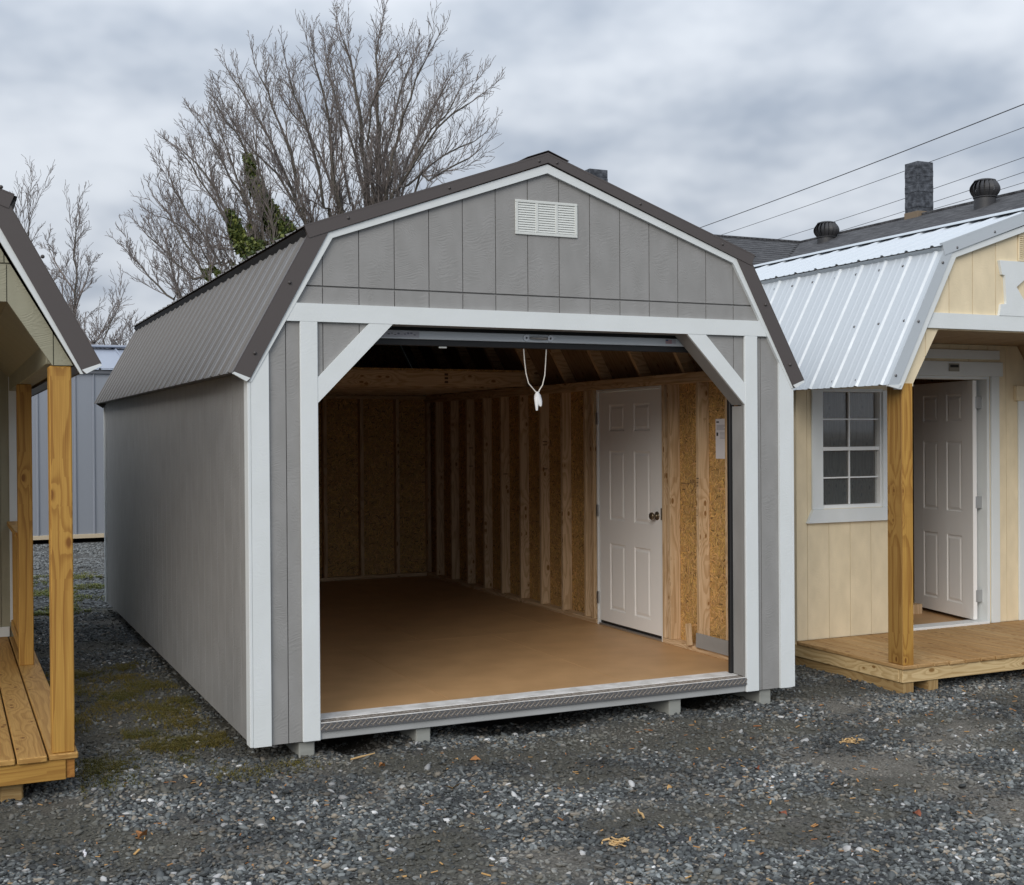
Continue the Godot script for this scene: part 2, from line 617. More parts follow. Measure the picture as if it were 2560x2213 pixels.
func pebble_mesh(sd: int) -> ArrayMesh:
	var r := RandomNumberGenerator.new()
	r.seed = sd
	var b := MB.new()
	var rings := 4
	var seg := 7
	var pts := []
	for i in rings + 1:
		var row := []
		var th := PI * i / rings
		for k in seg:
			var ph := TAU * (k + (0.5 if i % 2 else 0.0)) / seg
			var d := r.randf_range(0.78, 1.12)
			row.append(Vector3(sin(th) * cos(ph) * d, cos(th) * 0.62 * r.randf_range(0.85, 1.1), sin(th) * sin(ph) * d))
		if i == 0 or i == rings:
			for k in seg:
				row[k] = Vector3(0, cos(th) * 0.55, 0)
		pts.append(row)
	for i in rings:
		for k in seg:
			var k2 := (k + 1) % seg
			var q: Array[Vector3] = [pts[i][k], pts[i][k2], pts[i + 1][k2], pts[i + 1][k]]
			for t: Array in [[0, 1, 2], [0, 2, 3]]:
				var a := q[t[0]]
				var c := q[t[1]]
				var d := q[t[2]]
				var nn := (c - a).cross(d - a)
				if nn.length() < 1e-6:
					continue
				var mid := (a + c + d) / 3.0
				nn = nn.normalized() * signf(nn.dot(mid))
				var sm := 0.55
				b.tri_i(b.vert(a, nn.lerp(a.normalized(), sm).normalized(), Vector2.ZERO), b.vert(c, nn.lerp(c.normalized(), sm).normalized(), Vector2.ZERO), b.vert(d, nn.lerp(d.normalized(), sm).normalized(), Vector2.ZERO), nn)
	return b.mesh()

func stuff(called: String, m: Mesh, mt: Material, xf: Array, cols: PackedColorArray, label: String, category: String, parent: Node3D = null) -> void:
	var mm := MultiMesh.new()
	mm.transform_format = MultiMesh.TRANSFORM_3D
	mm.use_colors = true
	mm.mesh = m
	mm.instance_count = xf.size()
	for i in xf.size():
		mm.set_instance_transform(i, xf[i])
		mm.set_instance_color(i, cols[i])
	var o := MultiMeshInstance3D.new()
	o.name = called if parent else numbered(called)
	o.multimesh = mm
	o.material_override = mt
	(parent if parent else self).add_child(o, true)
	o.set_meta("kind", "stuff")
	o.set_meta("label", label)
	if parent == null:
		o.set_meta("category", category)

func gravel() -> void:
	var r := RandomNumberGenerator.new()
	r.seed = 404
	var sets := [[], [], [], []]
	var cols := [PackedColorArray(), PackedColorArray(), PackedColorArray(), PackedColorArray()]
	var n := 200000
	for i in n:
		var x: float
		var z: float
		var alley := i % 6 == 0
		if alley:
			x = r.randf_range(-1.5, 0.4)
			z = -pow(r.randf(), 1.4) * 11.0
		else:
			x = r.randf_range(-2.6, 7.4)
			z = r.randf_range(-0.9, 3.9)
			# beyond the picture's lower edge nothing is seen
			if z > 1.55 + (x + 1.3) * 0.49 + 0.45 or (z > 0.6 and x < -1.75) or z < -0.5 and x > 0.4 and x < 3.2:
				continue
		if alley and z < -2.0 and r.randf() < 0.3:
			x = r.randf_range(-1.4, 2.2)
			if z > -6.7:
				x = r.randf_range(-1.4, 0.1)
		var sl := silt(x, z)
		var s := maxf(sl.x, sl.y * 0.8)
		var sz := r.randf_range(0.0055, 0.0145)
		if r.randf() < 0.06:
			sz *= 1.5
		if r.randf() < s * 0.95:
			if r.randf() < 0.72:
				continue
			sz *= 0.5
		var k := r.randi() % 4
		var y := gh(x, z) + sz * r.randf_range(-0.15, 0.55)
		var bs := Basis.from_euler(Vector3(r.randfn(0, 0.35), r.randf() * TAU, r.randfn(0, 0.35))).scaled_local(Vector3(sz * r.randf_range(0.9, 1.7), sz * r.randf_range(0.6, 1.0), sz * r.randf_range(0.7, 1.1)))
		sets[k].append(Transform3D(bs, Vector3(x, y, z)))
		var t := r.randf()
		var v: float
		var c: Color
		if t < 0.55:
			v = r.randf_range(0.035, 0.105)
			c = Color(v * 0.90, v * 0.99, v * 1.0)
		elif t < 0.87:
			v = r.randf_range(0.10, 0.215)
			c = Color(v * 0.93, v, v * 0.99)
		elif t < 0.894:
			v = r.randf_range(0.26, 0.55)
			if r.randf() < 0.3:
				sets[k][-1] = sets[k][-1].scaled_local(Vector3.ONE * 1.5)
			c = Color(v, v, v * 0.99)
		else:
			v = r.randf_range(0.12, 0.24)
			c = Color(v * 1.12, v * 0.99, v * 0.8)
		if r.randf() < sl.y * 0.8:
			c = c.lerp(Color(0.088, 0.084, 0.068), 0.75)
		elif r.randf() < sl.x * 0.9:
			c = c.lerp(Color(0.19, 0.175, 0.148), 0.55)
		c = c * (1.0 + 0.8 * gn.get_noise_2d(x * 1.9 + 31.0, z * 2.6))
		c.a = 1.0
		cols[k].append(c)
	for i in 26000:
		var x := r.randf_range(-1.8, 2.6)
		var z := r.randf_range(-15.2, -6.7)
		var k := r.randi() % 4
		var sz := r.randf_range(0.008, 0.02)
		var v := r.randf_range(0.06, 0.24)
		sets[k].append(Transform3D(Basis.from_euler(Vector3(r.randfn(0, 0.3), r.randf() * TAU, 0)).scaled_local(Vector3(sz * 1.4, sz * 0.9, sz)), Vector3(x, gh(x, z) + sz * 0.3, z)))
		cols[k].append(Color(v * 0.95, v, v * 1.0))
	for k in 4:
		stuff("gravel", pebble_mesh(50 + k), M.stone, sets[k], cols[k], ["loose crushed dark grey gravel covering the lot", "bluish grey gravel stones scattered over the lot", "flat grey gravel chips lying on the lot", "small mixed gravel pebbles over the lot"][k], "gravel")

func blade_mesh() -> ArrayMesh:
	var b := MB.new()
	for k in 5:
		var an := TAU * k / 5.0 + 0.4
		var d := Vector3(cos(an), 0, sin(an))
		var s := Vector3(-d.z, 0, d.x) * 0.06
		var p0 := d * 0.1
		var p1 := d * 0.35 + Vector3(0, 0.6, 0)
		var p2 := d * 0.9 + Vector3(0, 0.85 + 0.1 * (k % 3), 0)
		b.quad(p0 - s, p0 + s, p1 + s * 0.7, p1 - s * 0.7, (Vector3.UP * 0.6 + d).normalized())
		b.tri(p1 - s * 0.7, p1 + s * 0.7, p2, (Vector3.UP + d * 0.4).normalized())
	return b.mesh()

func plants() -> void:
	var r := RandomNumberGenerator.new()
	r.seed = 77
	var xf := []
	var cols := PackedColorArray()
	var clumps := []
	for i in 46:
		clumps.append(Vector3(r.randf_range(-0.86, -0.04), r.randf_range(-3.4, 0.2), r.randf_range(0.05, 0.2)))
	for i in 9:
		clumps.append(Vector3(r.randf_range(-0.55, -0.15), r.randf_range(-1.0, -0.15), r.randf_range(0.06, 0.14)))
	clumps.append(Vector3(0.2, 0.12, 0.12))
	for c: Vector3 in clumps:
		var m := int(c.z * 900)
		var green := r.randf()
		for k in m:
			var x := c.x + r.randfn(0, c.z * 0.55)
			var z := c.y + r.randfn(0, c.z * 0.6)
			if x > 0.0 and z < 0.05 or x < -0.9:
				continue
			var s := r.randf_range(0.008, 0.026)
			xf.append(Transform3D(Basis(Vector3.UP, r.randf() * TAU).scaled(Vector3(s * 1.4, s, s * 1.4)), Vector3(x, gh(x, z) + 0.004, z)))
			cols.append(Color(0.09, 0.105, 0.016).lerp(Color(0.26, 0.19, 0.04), clampf(green * 0.6 + r.randf() * 0.5, 0, 1)))
	stuff("moss", blade_mesh(), M.blade, xf, cols, "low olive moss and weeds in the alley beside the grey shed", "moss")
	xf = []
	cols = PackedColorArray()
	for k in 9000:
		var x := r.randf_range(-1.6, 1.6)
		var z := r.randf_range(-10.2, -6.5)
		var keep := gn3.get_noise_2d(x * 1.7 + 9.0, z * 1.7) * 2.2 + 0.55 - absf(z + 8.2) * 0.3
		if r.randf() > keep or (x > -0.1 and z > -6.8):
			continue
		var s := r.randf_range(0.03, 0.065)
		xf.append(Transform3D(Basis(Vector3.UP, r.randf() * TAU).scaled(Vector3(s * 1.2, s * 0.7, s * 1.2)), Vector3(x, gh(x, z), z)))
		cols.append(Color(0.15, 0.21, 0.02).lerp(Color(0.30, 0.25, 0.07), r.randf() * 0.8))
	stuff("grass", blade_mesh(), M.blade, xf, cols, "patch of yellow green grass behind the grey shed", "grass")

func leaf_mesh(sd: int, curl: float) -> ArrayMesh:
	var r := RandomNumberGenerator.new()
	r.seed = sd
	var b := MB.new()
	var rows := []
	var prof: Array[float] = [0.04, 0.5, 0.85, 0.95, 0.7, 0.35, 0.03]
	for i in prof.size():
		var t := float(i) / (prof.size() - 1)
		var w := prof[i] * 0.5 * r.randf_range(0.75, 1.15)
		var y := sin(t * PI) * curl + t * 0.12
		rows.append([Vector3(-w, y + curl * 0.7 * prof[i] * r.randf_range(0.6, 1.3), t - 0.5), Vector3(0, y * 0.4, t - 0.5), Vector3(w, y + curl * 0.7 * prof[i] * r.randf_range(0.6, 1.3), t - 0.5)])
	for i in rows.size() - 1:
		for k in 2:
			var a: Vector3 = rows[i][k]
			var c: Vector3 = rows[i][k + 1]
			var d: Vector3 = rows[i + 1][k + 1]
			var e: Vector3 = rows[i + 1][k]
			var nn := (c - a).cross(e - a).normalized()
			nn = nn if nn.y > 0 else -nn
			b.quad(a, c, d, e, nn)
	return b.mesh()

func litter() -> void:
	var r := RandomNumberGenerator.new()
	r.seed = 515
	var lm := [leaf_mesh(1, 0.12), leaf_mesh(2, 0.25), leaf_mesh(3, 0.35)]
	var kinds := [
		[1.12, 0.46, 0.06, "leaf", "curled orange leaf just in front of the metal threshold"],
		[1.02, 0.42, 0.035, "leaf_pale", "small pale leaf beside a curled orange leaf"],
		[0.80, 0.93, 0.075, "leaf_pale", "long tan leaf on gravel before the shed opening"],
		[2.0, 2.02, 0.05, "leaf_red", "dark red leaf on gravel in the right foreground"],
		[-0.72, 0.98, 0.06, "leaf", "brown curled leaf on gravel near the left deck"],
		[0.62, 0.35, 0.04, "leaf", "orange leaf fragment under the shed's front edge"],
		[2.35, 1.35, 0.035, "leaf_red", "small reddish leaf in the middle of the lot"],
		[1.75, 1.45, 0.04, "leaf_pale", "pale leaf standing on its edge among white stones"],
		[1.05, 1.65, 0.045, "leaf", "orange leaf lying on the lower centre gravel"],
		[2.55, 2.3, 0.05, "leaf_red", "rust red leaf at the bottom edge of the lot"],
		[-0.15, 1.05, 0.03, "leaf_pale", "small yellowish leaf on gravel left of centre"],
		[2.75, 0.75, 0.035, "leaf", "orange leaf near the shed's right front corner"],
	]
	for q: Array in kinds:
		var s: float = q[2]
		var p := Vector3(q[0], gh(q[0], q[1]) + 0.006, q[1])
		single("fallen_leaf", lm[r.randi() % 3], M[q[3]], q[4], "leaf", p, Basis.from_euler(Vector3(r.randf_range(-0.2, 0.2), r.randf() * TAU, r.randf_range(-0.2, 0.2))).scaled_local(Vector3(s, s, s)), "dead leaves on the gravel")
	# clumps of wood shavings
	for q: Array in [[1.12, 2.02, 0.055, 46, "pile of orange wood shavings at the bottom of the lot"], [3.22, 1.06, 0.06, 40, "flat clump of orange wood shavings on the right gravel"]]:
		var b := MB.new()
		for k in int(q[3]):
			var s := r.randf_range(0.006, 0.016)
			b.box(Vector3(r.randfn(0, q[2] * 0.5), r.randf_range(0.002, 0.016), r.randfn(0, q[2] * 0.35)), Vector3(s * 2.2, 0.0025, s * 0.7), 0.0, 0, Vector2.ZERO, Basis.from_euler(Vector3(r.randf_range(-0.5, 0.5), r.randf() * TAU, r.randf_range(-0.4, 0.4))))
		single("wood_shavings", b.mesh(), M.chip, q[4], "wood shavings", Vector3(q[0], gh(q[0], q[1]) + 0.004, q[1]), Basis.IDENTITY, "clumps of wood shavings")
	for q: Array in [[0.58, 0.14, 0.16, 0.3, "chip", "tan broken stick lying under the shed's front edge"], [1.42, 1.72, 0.11, 1.3, "chip", "pale thin stick crossing the lower centre gravel"], [-0.98, 1.12, 0.07, 1.5, "paper", "short white stick on gravel at lower left"]]:
		var b := MB.new()
		var l: float = q[2]
		b.tube(PackedVector3Array([Vector3(-l * 0.5, 0, 0), Vector3(-l * 0.1, 0.004, 0.004), Vector3(l * 0.2, 0.002, -0.003), Vector3(l * 0.5, 0.006, 0.002)]), PackedFloat32Array([0.005, 0.006, 0.005, 0.003]), 6)
		single("stick", b.mesh(), M[q[4]], q[5], "stick", Vector3(q[0], gh(q[0], q[1]) + 0.012, q[1]), Basis(Vector3.UP, q[3]), "sticks on the gravel")
	var xf := []
	var cols := PackedColorArray()
	var b := MB.new()
	b.box(Vector3.ZERO, Vector3(1, 0.08, 0.22), 0.0)
	for k in 1000:
		var x := r.randf_range(-2.0, 6.5)
		var z := r.randf_range(-0.3, 3.4)
		if z > 1.9 + (x + 1.3) * 0.49 or (z < 0.12 and x > -0.1 and x < 3.7):
			continue
		var s := r.randf_range(0.010, 0.034) * (1.5 if r.randf() < 0.1 else 1.0)
		xf.append(Transform3D(Basis.from_euler(Vector3(0, r.randf() * TAU, r.randf_range(-0.3, 0.3))).scaled_local(Vector3.ONE * s), Vector3(x, gh(x, z) + 0.008, z)))
		cols.append(Color(0.55, 0.33, 0.12).lerp(Color(0.34, 0.13, 0.04), r.randf()))
	stuff("straw", b.mesh(), M.blade, xf, cols, "fine tan straw and wood splinters strewn over gravel", "straw")

# ---------------------------------------------------------------- sheds: shared pieces
# ribbed steel sheet: x across the ribs, y up the slope, z outwards
func ribbed(width: float, length: float, pitch: float, high: float, smooth_gap := true) -> ArrayMesh:
	var key := ["rib", snappedf(width, 0.001), snappedf(length, 0.001), pitch, high]
	if cache.has(key):
		return cache[key]
	var pf: Array[Vector2] = []
	var x := 0.0
	while x < width - 0.01:
		pf.append(Vector2(x, 0))
		pf.append(Vector2(x + 0.012, high))
		pf.append(Vector2(x + 0.030, high))
		pf.append(Vector2(x + 0.044, 0))
		for f: float in [0.40, 0.68]:
			var c := x + 0.02 + pitch * f
			if smooth_gap and c + 0.03 < minf(x + pitch, width):
				pf.append(Vector2(c - 0.012, 0))
				pf.append(Vector2(c - 0.004, high * 0.28))
				pf.append(Vector2(c + 0.010, high * 0.28))
				pf.append(Vector2(c + 0.018, 0))
		x += pitch
	pf.append(Vector2(width, 0))
	var b := MB.new()
	for i in pf.size() - 1:
		var p := pf[i]
		var q := pf[i + 1]
		if p.x >= width:
			break
		q.x = minf(q.x, width)
		var e := (q - p).normalized()
		var nn := Vector3(-e.y, 0, e.x)
		b.quad(Vector3(p.x, 0, p.y), Vector3(q.x, 0, q.y), Vector3(q.x, length, q.y), Vector3(p.x, length, p.y), nn, Vector2(p.x, 0), Vector2(q.x, 0), Vector2(q.x, length), Vector2(p.x, length))
		# underside 1.5 mm below, and the cut edge
		var dn := nn * -0.0015
		b.quad(Vector3(p.x, 0, p.y) + dn, Vector3(q.x, 0, q.y) + dn, Vector3(q.x, length, q.y) + dn, Vector3(p.x, length, p.y) + dn, -nn)
		b.quad(Vector3(p.x, 0, p.y), Vector3(q.x, 0, q.y), Vector3(q.x, 0, q.y) + dn, Vector3(p.x, 0, p.y) + dn, Vector3.DOWN)
	cache[key] = b.mesh()
	return cache[key]

# steel sheets along one slope. a: lower edge, b: upper edge in XY; runs from z_back to z_front
func steel_slope(p: Node3D, a: Vector2, b: Vector2, z_front: float, z_back: float, mt: Material, pitch: float, left: bool) -> void:
	var up := Vector3(b.x - a.x, b.y - a.y, 0).normalized()
	var across := Vector3(0, 0, 1)
	var out := across.cross(up)
	if not left:
		out = -out
	var len := a.distance_to(b)
	var cover := pitch * 4.0
	var z := z_back
	while z < z_front - 0.05:
		var w := minf(cover, z_front - z)
		var m := ribbed(w, len, pitch, 0.0125)
		var bs := Basis(across, up, out)
		part(p, "roof_panel", m, mt, Vector3(a.x, a.y, z) + out * (0.0008 * (int((z - z_back) / cover) % 2)), bs)
		z += cover

func screws(p: Node3D, pts: Array, mt: Material) -> void:
	var key := "screw_mesh"
	if not cache.has(key):
		var b := MB.new()
		b.lathe(PackedVector2Array([Vector2(0, 0.007), Vector2(0.005, 0.0065), Vector2(0.006, 0.002), Vector2(0.010, 0.0015), Vector2(0.010, -0.002)]), 8)
		cache[key] = b.mesh()
	for q: Array in pts:
		var n: Vector3 = q[1]
		var s := n.cross(Vector3(0.2, 0.3, 0.9)).normalized()
		part(p, "screw", cache[key], mt, q[0], Basis(s, n, s.cross(n)))

# gambrel roof. g holds the front outline of the left half; mid is the mirror line
func gambrel(p: Node3D, g: Dictionary, zf: float, zb: float, roof: Material, flash: Material, trim: Material, pitch: float, rafters: Array, shade_mat: Material) -> void:
	var mid: float = g.mid
	for s in 2:
		var fl := func(q: PackedVector2Array) -> PackedVector2Array: return mirror(q, mid) if s else q
		# white rake board
		var tr: PackedVector2Array = fl.call(P(g.trim))
		pr(p, "rake_board", tr, zf + 0.012, zf + 0.034, trim)
		pr(p, "rake_board", tr, zb - 0.034, zb - 0.012, trim)
		# rake flashing, lower then upper length
		var lo: PackedVector2Array = fl.call(P(g.flash_low))
		var hi: PackedVector2Array = fl.call(P(g.flash_high))
		pr(p, "rake_flashing", lo, zf + 0.02, zf + 0.041, flash)
		pr(p, "rake_flashing", hi, zf + 0.02, zf + 0.045, flash)
		pr(p, "rake_flashing", lo, zb - 0.041, zb - 0.02, flash)
		pr(p, "rake_flashing", hi, zb - 0.045, zb - 0.02, flash)
		# sheets
		var e: Vector2 = g.eave
		var k: Vector2 = g.knee_low
		var u: Vector2 = g.knee_high
		var rd := Vector2(mid, g.ridge)
		if s:
			e.x = 2 * mid - e.x
			k.x = 2 * mid - k.x
			u.x = 2 * mid - u.x
		steel_slope(p, e, k, zf + 0.0415, zb - 0.0415, roof, pitch, s == 0)
		steel_slope(p, u, rd, zf + 0.0455, zb - 0.0455, roof, pitch, s == 0)
		# decking under the steel
		var sg := 1.0 if s == 0 else -1.0
		pr(p, "roof_decking", band(e + (k - e) * 0.03, k, 0.004 * sg, 0.016 * sg), zf + 0.0195, zb - 0.0195, M.ply)
		pr(p, "roof_decking", band(u + (rd - u) * 0.02, rd, 0.004 * sg, 0.016 * sg), zf + 0.0195, zb - 0.0195, M.ply)
		# eave board
		var ev: PackedVector2Array = fl.call(P(g.soffit))
		pr(p, "eave_board", PackedVector2Array([e + Vector2(0.012 * sg, 0.004), e + Vector2(0.10 * sg, 0.004), e + Vector2(0.10 * sg, 0.012), e + Vector2(0.016 * sg, 0.012)]), zb - 0.03, zf + 0.019, M.roof_dark)
		pr(p, "eave_return", ev, zf + 0.0195, zf + 0.043, trim)
		# strip added in the gap, coloured as the upper sheet's overhang shade
		pr(p, "overhang_shade", PackedVector2Array([k, k.lerp(u, 0.75), u.lerp(rd, 0.045), k + Vector2(0.02 * sg, 0.002)]), zb - 0.04, zf + 0.0195, shade_mat)
		for z: float in rafters:
			pr(p, "rafter", band(e + (k - e) * 0.1, k, 0.0165 * sg, 0.105 * sg), z - 0.019, z + 0.019, M.stud, true)
			pr(p, "rafter", band(u.lerp(rd, 0.03), rd, 0.0165 * sg, 0.105 * sg), z - 0.0185, z + 0.0185, M.stud, true)
	# ridge cap
	var r: float = g.ridge
	pr(p, "ridge_cap", P([mid - 0.14, r - 0.14 * g.pitch_high + 0.022, mid, r + 0.024, mid + 0.14, r - 0.14 * g.pitch_high + 0.022, mid + 0.14, r - 0.14 * g.pitch_high + 0.019, mid, r + 0.021, mid - 0.14, r - 0.14 * g.pitch_high + 0.019]), zb - 0.05, zf + 0.047, flash)

# six panel door: x across, y up, front towards +z; returns the leaf
func panel_door(p: Node3D, called: String, w: float, h: float, at: Vector3, bs: Basis, knob_side: float, both := true) -> Node3D:
	var d := group_part(p, called, at, bs)
	var t := 0.036
	part(d, "core", bm(Vector3(w, h, t - 0.016), 0.0), M.door, Vector3(0, h * 0.5, 0))
	var xs := [[-0.5, -0.325], [-0.075, 0.075], [0.325, 0.5]]
	var ys := [[0.0, 0.055], [0.345, 0.445], [0.745, 0.83], [0.945, 1.0]]
	for f: float in ([1.0, -1.0] if both else [1.0]):
		for q: Array in xs:
			cb(d, "stile", Vector3(q[0] * w, 0, f * (t * 0.5 - 0.008)), Vector3(q[1] * w, h, f * t * 0.5), M.door, 1, 0.0008)
		for q: Array in ys:
			for k: Array in [[-0.325, -0.075], [0.075, 0.325]]:
				cb(d, "rail", Vector3(k[0] * w, q[0] * h, f * (t * 0.5 - 0.008)), Vector3(k[1] * w, q[1] * h, f * (t * 0.5 - 0.0002)), M.door, 1, 0.0)
		for k: Array in [[-0.325, -0.075], [0.075, 0.325]]:
			for i in 3:
				var a := Vector2(k[0] * w, ys[i][1] * h)
				var b := Vector2(k[1] * w, ys[i + 1][0] * h)
				var m := MB.new()
				var lv: Array[Vector2] = [Vector2(0, 0), Vector2(0.010, -0.0065), Vector2(0.020, -0.0065), Vector2(0.036, -0.001)]
				for j in 3:
					var c0 := [Vector2(a.x + lv[j].x, a.y + lv[j].x), Vector2(b.x - lv[j].x, a.y + lv[j].x), Vector2(b.x - lv[j].x, b.y - lv[j].x), Vector2(a.x + lv[j].x, b.y - lv[j].x)]
					var n1 := lv[j + 1].x
					var c1 := [Vector2(a.x + n1, a.y + n1), Vector2(b.x - n1, a.y + n1), Vector2(b.x - n1, b.y - n1), Vector2(a.x + n1, b.y - n1)]
					for s in 4:
						var s2 := (s + 1) % 4
						var z0 := f * (t * 0.5 + lv[j].y)
						var z1 := f * (t * 0.5 + lv[j + 1].y)
						var A := Vector3(c0[s].x, c0[s].y, z0)
						var B := Vector3(c0[s2].x, c0[s2].y, z0)
						var Cc := Vector3(c1[s2].x, c1[s2].y, z1)
						var D := Vector3(c1[s].x, c1[s].y, z1)
						var nn := (B - A).cross(D - A).normalized()
						nn *= signf(nn.z) * f
						m.quad(A, B, Cc, D, nn, Vector2(A.x, A.y), Vector2(B.x, B.y), Vector2(Cc.x, Cc.y), Vector2(D.x, D.y))
				var i4 := 0.036
				var zz := f * (t * 0.5 - 0.001)
				m.quad(Vector3(a.x + i4, a.y + i4, zz), Vector3(b.x - i4, a.y + i4, zz), Vector3(b.x - i4, b.y - i4, zz), Vector3(a.x + i4, b.y - i4, zz), Vector3(0, 0, f), a, Vector2(b.x, a.y), b, Vector2(a.x, b.y))
				part(d, "panel", m.mesh(), M.door)
	var kb := MB.new()
	kb.lathe(PackedVector2Array([Vector2(0.034, 0), Vector2(0.033, 0.005), Vector2(0.026, 0.009), Vector2(0.011, 0.011), Vector2(0.010, 0.03), Vector2(0.018, 0.034), Vector2(0.027, 0.042), Vector2(0.029, 0.052), Vector2(0.024, 0.062), Vector2(0.0, 0.066)]), 18)
	var km := kb.mesh()
	for f: float in ([1.0, -1.0] if knob_side > 0.0 else [-1.0]):
		part(d, "knob", km, M.brass, Vector3(knob_side * (w * 0.5 - 0.07), h * 0.485, f * t * 0.5), Basis(Vector3(1, 0, 0), Vector3(0, 0, f), Vector3(0, -f, 0)))
	return d

const SHED := {"mid": 1.8, "ridge": 3.372, "pitch_high": 0.352,
	"eave": Vector2(-0.097, 2.036), "knee_low": Vector2(0.318, 2.792), "knee_high": Vector2(0.285, 2.838),
	"trim": [-0.012, 1.985, 0.426, 2.816, 1.8, 3.314, 1.8, 3.261, 0.461, 2.7905, 0.002, 1.985],
	"flash_low": [-0.097, 2.041, 0.318, 2.80, 0.436, 2.819, -0.013, 1.988],
	"flash_high": [0.297, 2.851, 1.8, 3.383, 1.8, 3.322, 0.325, 2.781],
	"soffit": [-0.026, 1.986, -0.10, 2.028, -0.092, 2.038, -0.005, 2.005]}

func shifted(g: Dictionary, dx: float, dy: float) -> Dictionary:
	var o := g.duplicate(true)
	o.mid += dx
	o.ridge += dy
	for k: String in ["eave", "knee_low", "knee_high"]:
		o[k] = o[k] + Vector2(dx, dy)
	for k: String in ["trim", "flash_low", "flash_high", "soffit"]:
		var a: Array = o[k]
		for i in a.size():
			a[i] += dx if i % 2 == 0 else dy
	return o

